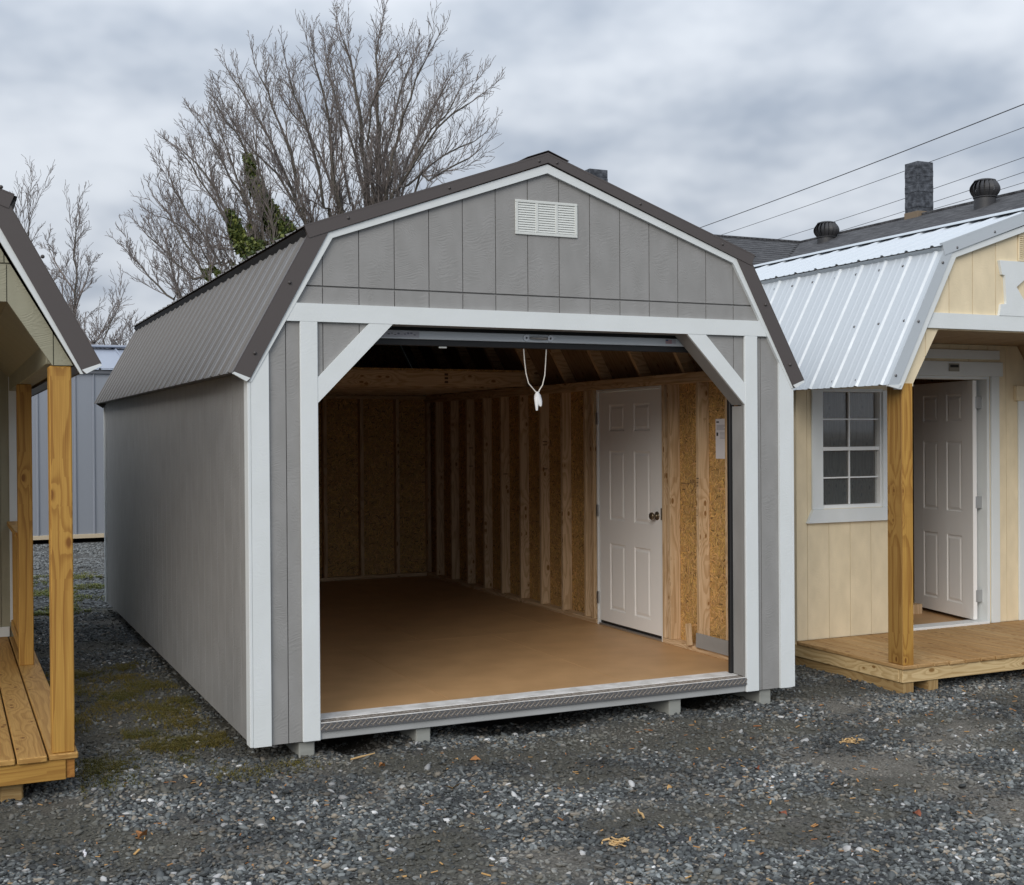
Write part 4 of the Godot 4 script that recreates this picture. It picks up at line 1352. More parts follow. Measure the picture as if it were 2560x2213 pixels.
	for y: float in [-0.222, 0.232]:
		for q: Array in [[-0.2715, -0.006], [0.006, 0.2895]]:
			cb(wn, "muntin", Vector3(q[0], y - 0.0055, -0.0235), Vector3(q[1], y + 0.0055, -0.0085), M.vinyl, 0, 0.001)
	for q: Array in [[-0.4315, -0.2275], [-0.2165, -0.0125], [0.0175, 0.2265], [0.2375, 0.4445]]:
		for c: Array in [[-0.2712, -0.0058], [0.0058, 0.2892]]:
			cb(wn, "pane", Vector3(c[0], q[0], -0.03), Vector3(c[1], q[1], -0.0265), M.glass, 1, 0.0)
	# door frame and open door
	cb(t, "door_casing", Vector3(6.372, dk + 0.0005, zw + 0.0115), Vector3(6.462, 2.1445, zw + 0.031), M.white)
	cb(t, "door_casing", Vector3(5.38, dk + 0.0005, zw + 0.0115), Vector3(5.468, 2.1445, zw + 0.031), M.white)
	cb(t, "door_casing", Vector3(5.36, 2.145, zw + 0.0115), Vector3(6.50, 2.262, zw + 0.033), M.white, 0)
	cb(t, "door_casing", Vector3(5.30, 2.285, zw + 0.0115), Vector3(6.47, 2.36, zw + 0.028), M.white, 0)
	cb(t, "door_jamb", Vector3(6.340, dk, zw - 0.11), Vector3(6.3695, 2.12, zw + 0.0115), M.white)
	cb(t, "door_jamb", Vector3(5.4705, dk, zw - 0.11), Vector3(5.50, 2.12, zw + 0.0115), M.white)
	cb(t, "door_jamb", Vector3(5.4705, 2.1205, zw - 0.11), Vector3(6.3695, 2.1448, zw + 0.0115), M.white, 0)
	cb(t, "door_sill", Vector3(5.5005, 0.0925, zw - 0.11), Vector3(6.3395, 0.118, zw + 0.035), M.vinyl, 0)
	var ang := deg_to_rad(103.0)
	var ax := Vector3(-cos(PI - ang) * -1.0, 0, 0)
	var dirx := Vector3(sin(deg_to_rad(12.0)), 0, -cos(deg_to_rad(12.0)))
	ax = -dirx
	var hinge := Vector3(6.265, 0.125, zw - 0.05)
	panel_door(t, "entry_door", 0.91, 1.99, hinge + dirx * 0.455, Basis(ax, Vector3.UP, ax.cross(Vector3.UP)), -1.0, true)
	for y: float in [0.32, 1.1, 1.93]:
		cb(t, "hinge", Vector3(6.27, y - 0.05, zw - 0.052), Vector3(6.3395, y + 0.05, zw - 0.046), M.galv)
	# small slotted plate over the door
	var pl := group_part(t, "latch_plate", Vector3(5.957, 2.212, zw + 0.0332))
	cb(pl, "plate", Vector3(-0.055, -0.032, 0), Vector3(0.055, 0.032, 0.008), mat(C(0.30, 0.29, 0.25), 0.6), 0)
	cb(pl, "slot", Vector3(-0.045, 0.0, 0.0075), Vector3(0.045, 0.022, 0.0095), M.black, 0)
	# right end of the porch wall
	cb(t, "corner_board", Vector3(6.68, dk + 0.0005, zw + 0.0115), Vector3(6.86, 1.945, zw + 0.03), M.white)
	cb(t, "corner_cap", Vector3(6.637, 1.9455, zw + 0.0115), Vector3(6.93, 2.07, zw + 0.05), M.cream, 0)
	# remaining walls
	for s in 2:
		var xo := X0 if s == 0 else X1
		var sg := 1.0 if s == 0 else -1.0
		cb(t, "wall_panel", Vector3(xo + sg * 0.0, 0.0745, zb), Vector3(xo + sg * 0.012, 2.06, zw - 0.013), M.cream, 1, 0.0)
		for z: float in [-1.4, -1.85, -2.3, -2.75, -3.2, -3.65]:
			cb(t, "stud", Vector3(xo + sg * 0.0125, 0.0925, z), Vector3(xo + sg * 0.1, 2.06, z + 0.038), M.lumber)
	pr(t, "wall_panel", P([X0, 0.0745, X1, 0.0745, X1, 2.0, 6.50, 2.90, 5.67, 3.19, 4.84, 2.90, X0, 2.0]), zb - 0.013, zb - 0.001, M.cream)
	for s in 2:
		var xi := X0 + 0.102 if s == 0 else X1 - 0.112
		cb(t, "lining", Vector3(xi, 0.0925, zb + 0.02), Vector3(xi + 0.01, 2.41, zw - 0.12), M.ply, 1, 0.0)
	cb(t, "lining", Vector3(X0 + 0.113, 0.0925, zb + 0.02), Vector3(X1 - 0.113, 2.41, zb + 0.03), M.ply, 1, 0.0)
	cb(t, "inner_ceiling", Vector3(X0 + 0.15, 2.42, zb), Vector3(X1 - 0.15, 2.43, zw - 0.013), M.lumber, 2, 0.0)
	gambrel(t, CABIN, zf, zb - 0.014, M.silver, M.silver_trim, M.white, 0.25, [-1.2, -1.8, -2.4, -3.0, -3.6], M.silver_trim)
	# roof screws in rows
	var e := Vector2(4.235, 2.006)
	var k := Vector2(4.735, 2.935)
	var up := (k - e).normalized()
	var out := Vector3(-up.y, up.x, 0)
	var sc := []
	for f: float in [0.05, 0.48, 0.93]:
		var z := 0.14
		while z > -2.4:
			var q := e.lerp(k, f)
			sc.append([Vector3(q.x, q.y, z + off_rng.randf_range(-0.02, 0.02)) + out * 0.001, out])
			z -= 0.25
	for q: Array in [[4.30, 2.07], [4.50, 2.44], [4.72, 2.85], [4.85, 2.96], [5.2, 3.09], [5.5, 3.19]]:
		sc.append([Vector3(q[0], q[1], 0.2445), Vector3(0, 0, 1)])
	screws(t, sc, M.screw)
	var wd := MB.new()
	wd.prism(P([0, 0, 0.22, 0, 0.22, 0.085, 0.13, 0.085]), 0, 0.09, Vector2.ZERO)
	single("door_wedge", wd.mesh(), M.stud, "triangular wood wedge on the floor inside the cabin doorway", "wedge", Vector3(6.06, 0.0925, -1.72))

# ---------------------------------------------------------------- the olive porch cabin on the left
func olive_cabin() -> void:
	var R := -0.925
	var Lx := -4.525
	var mid := (R + Lx) * 0.5
	var zf := 0.2
	var zw := -3.8
	var zb := -6.6
	var dk := 0.125
	var t := thing("olive_cabin", "olive green porch cabin with yellow wood posts and deck", "cabin")
	for x: float in [R - 0.35, R - 1.4, R - 2.4, R - 3.3]:
		cb(t, "skid", Vector3(x, -0.13, zb), Vector3(x + 0.105, -0.006, zf - 0.06), M.skid, 2, 0.008)
	cb(t, "rim_joist", Vector3(Lx, -0.005, zf - 0.035), Vector3(R - 0.05, 0.094, zf + 0.004), M.fascia_l, 0)
	cb(t, "rim_joist", Vector3(R - 0.0495, -0.002, zb), Vector3(R - 0.008, 0.094, zf - 0.006), M.deck_end, 2)
	var x := R + 0.008
	while x > Lx:
		var zo := off_rng.randf_range(-0.008, 0.008)
		cb(t, "deck_board", Vector3(x - 0.138, 0.0945, zw), Vector3(x, dk, zf + 0.018 + zo), M.deck_l, 2, 0.005)
		x -= 0.146
	cb(t, "porch_post", Vector3(-1.037, dk, zf - 0.12), Vector3(-0.932, 2.045, zf - 0.005), M.post, 1, 0.005)
	cb(t, "porch_post", Vector3(-4.52, dk, zf - 0.12), Vector3(-4.415, 2.045, zf - 0.005), M.post, 1, 0.005)
	cb(t, "porch_post", Vector3(-1.052, dk, -2.53), Vector3(-0.958, 2.06, -2.42), M.post, 1, 0.004)
	# railing between the second post and the wall
	var rl := group_part(t, "railing")
	cb(rl, "top_rail", Vector3(-1.065, 1.0, zw + 0.02), Vector3(-0.955, 1.035, -2.531), M.post, 2)
	cb(rl, "bottom_rail", Vector3(-1.04, 0.18, zw + 0.02), Vector3(-0.98, 0.26, -2.531), M.post, 2)
	var z := -2.66
	while z > zw + 0.06:
		cb(rl, "baluster", Vector3(-1.03, 0.2605, z - 0.035), Vector3(-0.995, 0.9995, z), M.post, 1)
		z -= 0.13
	# gable over the porch with an arched opening
	var g := shifted(SHED, R - 3.6 + 0.033, 0.02)
	g.mid = mid + 0.033
	var gable := P([Lx + 0.03, 2.048, R - 0.0, 2.048, R - 0.44, 2.80, mid, 3.29, Lx + 0.44, 2.80])
	var arch := P([Lx + 0.1, 1.9, Lx + 0.1, 2.0485, Lx + 0.30, 2.354, R - 0.30, 2.354, R - 0.097, 2.0485, R - 0.097, 1.9])
	var up := Geometry2D.intersect_polygons(gable, P([-9, 2.543, 9, 2.543, 9, 5, -9, 5]))[0]
	var lw := Geometry2D.intersect_polygons(gable, P([-9, 1, 9, 1, 9, 2.535, -9, 2.535]))[0]
	planks(t, up, [], -1.238, 0.2111, 0.005, zf - 0.011, zf + 0.0005, M.olive)
	planks(t, lw, [arch], -1.016, 0.2111, 0.005, zf - 0.011, zf, M.olive)
	for q: PackedVector2Array in Geometry2D.clip_polygons(gable, arch):
		pr(t, "wall_panel", q, zf - 0.035, zf - 0.0115, M.olive)
	# porch ceiling and side beams
	cb(t, "porch_ceiling", Vector3(Lx + 0.3, 2.358, zw), Vector3(R - 0.3, 2.37, zf - 0.036), M.olive, 2, 0.0)
	for s in 2:
		var sp := P([R - 0.005, 2.06, R - 0.30, 2.357, R - 0.295, 2.367, R + 0.0, 2.07])
		pr(t, "porch_ceiling", mirror(sp, mid) if s else sp, zw, zf - 0.036, M.olive)
		var bx := R - 0.115 if s == 0 else Lx + 0.01
		cb(t, "porch_beam", Vector3(bx, 2.0605, zw), Vector3(bx + 0.105, 2.20, zf - 0.14), M.olive, 2)
	# cabin wall behind the porch
	pr(t, "wall_panel", P([Lx, 0.05, R, 0.05, R, 2.2, R - 0.3, 2.36, Lx + 0.3, 2.36, Lx, 2.2]), zw - 0.02, zw - 0.008, M.olive)
	planks(t, P([Lx, dk, R, dk, R, 2.2, R - 0.3, 2.356, Lx + 0.3, 2.356, Lx, 2.2]), [], -1.11, 0.2111, 0.005, zw - 0.0075, zw, M.olive)
	cb(t, "corner_board", Vector3(-1.045, 0.24, zw + 0.0005), Vector3(R, 2.2, zw + 0.018), M.white)
	cb(t, "base_board", Vector3(-2.0, dk + 0.002, zw + 0.0005), Vector3(-1.05, 0.205, zw + 0.018), M.white, 0)
	for s in 2:
		var xo := R if s == 0 else Lx
		var sg := -1.0 if s == 0 else 1.0
		cb(t, "wall_panel", Vector3(xo, 0.0, zb), Vector3(xo + sg * 0.02, 2.06, zw - 0.021), M.olive, 1, 0.0)
	pr(t, "wall_panel", P([Lx, 0.0, R, 0.0, R, 2.0, R - 0.44, 2.80, mid, 3.29, Lx + 0.44, 2.80, Lx, 2.0]), zb - 0.013, zb - 0.001, M.olive)
	gambrel(t, g, zf, zb - 0.014, M.roof, M.roof_dark, M.white, 0.2413, [], M.black)
	var sc := []
	for q: Array in [[-0.83, 2.165], [-1.065, 2.575], [-1.25, 2.9]]:
		sc.append([Vector3(q[0], q[1], zf + 0.0445), Vector3(0, 0, 1)])
	screws(t, sc, M.screw_dark)

# ---------------------------------------------------------------- background
func steel_building() -> void:
	var z := -15.4
	var t := thing("steel_building", "blue grey ribbed steel building behind the sheds at left", "building")
	var x := -7.0
	while x < 7.0:
		part(t, "wall_sheet", ribbed(0.9, 2.88, 0.3, 0.025, false), M.bluesteel, Vector3(x, 0.0, z), Basis.IDENTITY)
		x += 0.9
	cb(t, "base_trim", Vector3(-7.0, -0.02, z - 0.03), Vector3(7.1, 0.05, z + 0.028), M.tan, 0)
	for sx: float in [-6.9, -3.5, -0.5, 2.5, 6.8]:
		cb(t, "skid", Vector3(sx, -0.16, z - 4.0), Vector3(sx + 0.1, -0.021, z - 0.15), M.skid_grey, 2)
	cb(t, "wall_back", Vector3(-7.0, -0.02, z - 4.03), Vector3(7.1, 2.86, z - 4.0), M.bluesteel, 1, 0.0)
	for sx: float in [-7.02, 7.1]:
		pr(t, "gable_wall", P([z - 4.0, 0.0, z, 0.0, z, 2.86, z - 2.0, 3.36, z - 4.0, 2.86]), 0, 0.02, M.bluesteel).transform = Transform3D(Basis(Vector3(0, 0, 1), Vector3(0, 1, 0), Vector3(-1, 0, 0)), Vector3(sx + 0.02, 0, 0))
	var up := Vector3(0, 0.5, -2.08).normalized()
	var w := -7.1
	while w < 7.1:
		part(t, "roof_panel", ribbed(1.0, 2.16, 0.5, 0.03, false), M.blueroof, Vector3(w, 2.85, z + 0.08), Basis(Vector3(1, 0, 0), up, Vector3(1, 0, 0).cross(up)))
		part(t, "roof_panel", ribbed(1.0, 2.16, 0.5, 0.03, false), M.blueroof, Vector3(w + 1.0, 2.85, z - 4.08), Basis(Vector3(-1, 0, 0), Vector3(0, up.y, -up.z), Vector3(-1, 0, 0).cross(Vector3(0, up.y, -up.z))))
		w += 1.0
	cb(t, "ridge_cap", Vector3(-7.1, 3.37, z - 2.16), Vector3(7.2, 3.41, z - 1.84), M.blueroof, 0, 0.01)
	cb(t, "eave_trim", Vector3(-7.05, 2.78, z + 0.022), Vector3(7.1, 2.84, z + 0.05), mat(C(0.12, 0.13, 0.15), 0.5), 0)

func courses(p: Node3D, o: Vector3, along: Vector3, up: Vector3, length: float, rise: float, clip0: float, clip1: float) -> void:
	var n := int(rise / 0.145)
	var out := along.cross(up).normalized()
	if out.y < 0:
		out = -out
	for i in n:
		var f0 := float(i) / n
		var a := clip0 * f0
		var b := length - clip1 * f0
		var m := MB.new()
		var h := 0.155
		m.box(Vector3(0, h * 0.5, 0), Vector3(b - a, h, 0.012), 0.0, 1, Vector2(i * 0.37, i * 0.21))
		var bs := Basis(along, up, out)
		var tilt := Basis(along, -0.035)
		part(p, "shingle_course", m.mesh(), M.shingle, o + along * ((a + b) * 0.5) + up * (i * 0.145) + out * 0.012, tilt * bs)

func turbine(p: Node3D, at: Vector3, s: float) -> void:
	var t := group_part(p, "turbine_vent", at, Basis.from_scale(Vector3.ONE * s))
	var c := MB.new()
	c.lathe(PackedVector2Array([Vector2(0.16, -0.25), Vector2(0.16, 0.10), Vector2(0.155, 0.16)]), 20)
	part(t, "collar", c.mesh(), M.turbine)
	var d := MB.new()
	d.lathe(PackedVector2Array([Vector2(0.0, 0.44), Vector2(0.1, 0.432), Vector2(0.155, 0.415), Vector2(0.16, 0.40)]), 20)
	d.lathe(PackedVector2Array([Vector2(0.15, 0.17), Vector2(0.17, 0.165), Vector2(0.17, 0.15), Vector2(0.15, 0.15)]), 20)
	d.lathe(PackedVector2Array([Vector2(0.10, 0.16), Vector2(0.12, 0.28), Vector2(0.09, 0.41)]), 14)
	part(t, "cap", d.mesh(), M.turbine)
	var f := MB.new()
	var prev: Array[Vector3] = []
	for i in 9:
		var th := PI * i / 8.0
		var rad := 0.155 + 0.065 * sin(th)
		var y := 0.16 + 0.245 * i / 8.0
		var tw := 0.10 * sin(th)
		var row: Array[Vector3] = [Vector3(rad, y, 0), Vector3((rad - 0.022) * cos(0.26 + tw * 0), y, (rad - 0.022) * sin(0.26))]
		if prev:
			var nn := (row[0] - prev[0]).cross(row[1] - prev[0]).normalized()
			nn *= signf(nn.dot(Vector3(1, 0, 0.2)))
			f.quad(prev[0], prev[1], row[1], row[0], nn)
		prev = row
	var fm := f.mesh()
	for k in 18:
		part(t, "fin", fm, M.turbine, Vector3.ZERO, Basis(Vector3.UP, TAU * k / 18.0))

func house() -> void:
	var t := thing("shingled_house", "house with dark grey shingle roof and roof vents behind the cabin", "house")
	var rx := 12.1
	var ry := 5.0
	var half := 3.6
	var drop := 1.55
	var z0 := -14.2
	var z1 := 2.0
	var up := Vector3(half, drop, 0).normalized()
	var sl := Vector2(half, drop).length()
	var wallm := mat(C(0.55, 0.54, 0.5), 0.8)
	# main roof bodies
	pr(t, "gable_wall", P([rx - half + 0.3, -0.1, rx + half - 0.3, -0.1, rx + half - 0.3, ry - drop, rx, ry - 0.12, rx - half + 0.3, ry - drop]), z0 + 0.3, z1 - 0.3, wallm)
	courses(t, Vector3(rx - half, ry - drop, z1), Vector3(0, 0, -1), up, z1 - z0, sl, 0.0, 0.0)
	courses(t, Vector3(rx + half, ry - drop, z0), Vector3(0, 0, 1), Vector3(-half, drop, 0).normalized(), z1 - z0, sl, 0.0, 0.0)
	cb(t, "ridge_cap", Vector3(rx - 0.09, ry - 0.02, z0), Vector3(rx + 0.09, ry + 0.022, z1), M.shingle, 2, 0.012)
	# wing
	var wz := -10.65
	var wy := 5.0
	var wx := 5.2
	var b := MB.new()
	b.prism(P([wz - half + 0.3, -0.1, wz + half - 0.3, -0.1, wz + half - 0.3, wy - drop, wz, wy - 0.12, wz - half + 0.3, wy - drop]), 0, rx - wx - 0.3)
	part(t, "wing_wall", b.mesh(), wallm, Vector3(rx, 0, 0), Basis(Vector3(0, 0, 1), Vector3(0, 1, 0), Vector3(-1, 0, 0)))
	courses(t, Vector3(wx, wy - drop - 0.01, wz + half), Vector3(1, 0, 0), Vector3(0, drop, -half).normalized(), rx - wx - half, sl, 0.0, -half)
	courses(t, Vector3(wx, wy - drop - 0.01, wz - half), Vector3(1, 0, 0), Vector3(0, drop, half).normalized(), rx - wx, sl, 0.0, 0.0)
	cb(t, "ridge_cap", Vector3(wx, wy - 0.03, wz - 0.09), Vector3(rx - 0.1, wy + 0.012, wz + 0.09), M.shingle, 0, 0.012)
	turbine(t, Vector3(11.7, 4.745, -9.54), 0.95)
	turbine(t, Vector3(11.65, 4.79, -6.1), 0.93)
	# chimneys
	for q: Array in [[12.10, 4.75, -7.85, 5.81, 0.155], [7.97, 4.7, -10.65, 5.90, 0.165]]:
		var c := group_part(t, "chimney", Vector3(q[0], q[1], q[2]))
		var h: float = q[3] - q[1]
		var m := MB.new()
		var nb := 9
		for k in nb:
			m.box(Vector3(0, h * (k + 0.5) / nb, 0), Vector3(q[4] * 2.0 + (0.006 if k % 2 else 0.0), h / nb - 0.012, q[4] * 1.8 + (0.006 if k % 2 else 0.0)), 0.006)
		m.box(Vector3(0, h * 0.5, 0), Vector3(q[4] * 1.97, h - 0.01, q[4] * 1.77))
		part(c, "stack", m.mesh(), M.chimney)
		part(c, "flashing", bm(Vector3(q[4] * 2.1, 0.2, q[4] * 1.9), 0.004), mat(C(0.20, 0.15, 0.10), 0.7), Vector3(0, 0.20, 0), Basis(Vector3(0, 0, 1), 0.0))

func wires() -> void:
	var labels := ["thick overhead power line, highest of the five wires", "thin overhead wire second from the top", "thin overhead wire third from the top", "thin overhead wire fourth from the top", "lowest thin overhead wire, nearest the dark roof"]
	# each line: far pole end, near pole end
	var ends := [
		[Vector3(23.967, 9.3, -31.66), Vector3(21.366, 9.3, -14.333)],
		[Vector3(24.596, 9.0, -31.309), Vector3(22.135, 9.0, -15.042)],
		[Vector3(26.357, 8.8, -30.128), Vector3(23.998, 8.8, -16.756)],
		[Vector3(27.174, 8.7, -29.509), Vector3(25.07, 8.7, -17.743)],
		[Vector3(28.104, 8.9, -28.909), Vector3(26.968, 8.9, -19.487)],
	]
	for i in 5:
		var a: Vector3 = ends[i][0]
		var b: Vector3 = ends[i][1]
		var d := b - a
		var A := a - d * 0.9
		var B := b + d * 1.1
		var pts := PackedVector3Array()
		var rad := PackedFloat32Array()
		for k in 41:
			var s := k / 40.0
			var q := A.lerp(B, s)
			q.y += 1.6 * (s - 0.31) * (s - 0.64)
			pts.append(q)
			rad.append(0.0125 if i == 0 else 0.008)
		var m := MB.new()
		m.tube(pts, rad, 6)
		single("power_line", m.mesh(), M.wire, labels[i], "wire", Vector3.ZERO, Basis.IDENTITY, "overhead wires")

# ---------------------------------------------------------------- trees
var cam_pos := Vector3(-1.5142, 1.6881, 6.6671)
var cam_basis := Basis.from_euler(Vector3(-0.0062, -0.433, -0.0069))

# where a limb seen in that direction stands at that depth
func seen(u: float, v: float, depth: float) -> Vector3:
	return cam_pos + cam_basis * Vector3((u - 1280.0) / 3077.09, -(v - 1106.5) / 3077.09, -1.0) * depth

func grow(b: MB, p: Vector3, d: Vector3, length: float, r0: float, level: int, r: RandomNumberGenerator, lift: float) -> void:
	var seg: int = [7, 7, 4, 3][level]
	var pts := PackedVector3Array([p])
	var rad := PackedFloat32Array([r0])
	var q := p
	var dir := d.normalized()
	var bend := 0.09 if level < 2 else 0.15
	for i in seg:
		dir = (dir + Vector3(r.randfn(0, bend), r.randfn(0, bend) + lift, r.randfn(0, bend))).normalized()
		q += dir * length / seg
		pts.append(q)
		rad.append(maxf(r0 * (1.0 - 0.75 * (i + 1.0) / seg), 0.0042))
		if level < 3 and i >= 1 - mini(level, 1):
			var kids := 1
			if level == 1 and r.randf() < 0.3:
				kids = 2
			if level == 2 and r.randf() < 0.15:
				kids = 0
			for k in kids:
				var side := dir.cross(Vector3(r.randfn(0, 1), r.randfn(0, 1), r.randfn(0, 1))).normalized()
				var nd := (dir + side * r.randf_range(0.4, 0.85) + Vector3.UP * 0.15).normalized()
				grow(b, q, nd, length * r.randf_range(0.3, 0.55) * (1.0 - 0.4 * i / seg), maxf(rad[-1] * 0.7, 0.0045), level + 1, r, lift)
	b.tube(pts, rad, 5 if level == 0 else 3, false)

func stem(t: Node3D, pix: Array, depth: float, spread: float, base: Vector3, r0: float, r1: float, r: RandomNumberGenerator, kids: int, klen: float, from := 0.0) -> Array:
	# pix: points of the limb; it starts at the tree's foot
	var pts := PackedVector3Array([base])
	for k in range(0, pix.size(), 2):
		var f := float(k) / maxf(pix.size() - 2, 1)
		pts.append(seen(pix[k], pix[k + 1], depth + spread * (0.3 + f)))
	# smooth through the points
	var cv := Curve3D.new()
	for i in pts.size():
		var tan := (pts[mini(i + 1, pts.size() - 1)] - pts[maxi(i - 1, 0)]) * 0.17
		cv.add_point(pts[i], -tan, tan)
	var n := 26
	var path := PackedVector3Array()
	var rad := PackedFloat32Array()
	var L := cv.get_baked_length()
	for i in n + 1:
		var s := float(i) / n
		var w := Vector3(r.randfn(0, 0.02), 0, r.randfn(0, 0.02)) * (1.0 if i > 2 else 0.0)
		path.append(cv.sample_baked(s * L * 0.955) + w)
		rad.append(lerpf(r0, r1, pow(s, 0.8)))
	var b := MB.new()
	b.tube(path, rad, 7)
	part(t, "limb", b.mesh(), M.bark)
	var tw := MB.new()
	for k in kids:
		var s := from + (1.0 - from) * pow((k + r.randf()) / kids, 0.75)
		var i := clampi(int(s * n), 1, n)
		var dir := (path[i] - path[i - 1]).normalized()
		var side := dir.cross(Vector3(r.randfn(0, 1), r.randfn(0, 0.4), r.randfn(0, 1))).normalized()
		var nd := (dir + side * r.randf_range(0.22, 0.55) + Vector3.UP * 0.25).normalized()
		grow(tw, path[i], nd, klen * r.randf_range(0.55, 1.15) * (1.05 - 0.3 * s), rad[i] * 0.42 + 0.003, 1, r, 0.06)
	var tipd := (path[n] - path[n - 1]).normalized()
	grow(tw, path[n], tipd, klen * 0.55, rad[n], 1, r, 0.05)
	part(t, "twigs", tw.mesh(), M.twig)
	return [path, rad]

func ivy(t: Node3D, paths: Array, r: RandomNumberGenerator) -> void:
	var lf := MB.new()
	lf.tri(Vector3(-0.5, 0.2, 0), Vector3(0, -0.5, 0.12), Vector3(0, 0.55, 0.1), Vector3(-0.3, 0, 1).normalized())
	lf.tri(Vector3(0.5, 0.2, 0), Vector3(0, -0.5, 0.12), Vector3(0, 0.55, 0.1), Vector3(0.3, 0, 1).normalized())
	var xf := []
	var cols := PackedColorArray()
	for q: Array in paths:
		var path: PackedVector3Array = q[0]
		var to: float = q[1]
		var n: int = q[2]
		for k in n:
			var s := lerpf(0.48, minf(to * 1.03, 1.0), pow(r.randf(), 1.1))
			var f := s * (path.size() - 1)
			var i := mini(int(f), path.size() - 2)
			var c := path[i].lerp(path[i + 1], f - i)
			var w: float = q[3] * (1.2 - 0.9 * (s - 0.48) / (minf(to * 1.03, 1.0) - 0.48)) * (0.7 + 0.5 * gn2.get_noise_1d(s * 260.0 + n))
			var o := Vector3(r.randfn(0, 1), r.randfn(0, 0.9), r.randfn(0, 1)).normalized() * w * pow(r.randf(), 0.5)
			var sz := r.randf_range(0.045, 0.085)
			xf.append(Transform3D(Basis.from_euler(Vector3(r.randf_range(-1.2, 0.3), r.randf() * TAU, r.randf_range(-0.7, 0.7))).scaled_local(Vector3.ONE * sz), c + o))
			cols.append(Color(0.04, 0.068, 0.016).lerp(Color(0.17, 0.19, 0.035), pow(r.randf(), 1.6)))
	stuff("ivy", lf.mesh(), M.ivy, xf, cols, "dark green ivy climbing the limbs", "ivy", t)

func s1(a: Array) -> Array:
	var o := []
	for k in range(0, a.size(), 2):
		o.append(300.0 + a[k] / 1.8836)
		o.append(a[k + 1] / 1.8836)
	return o

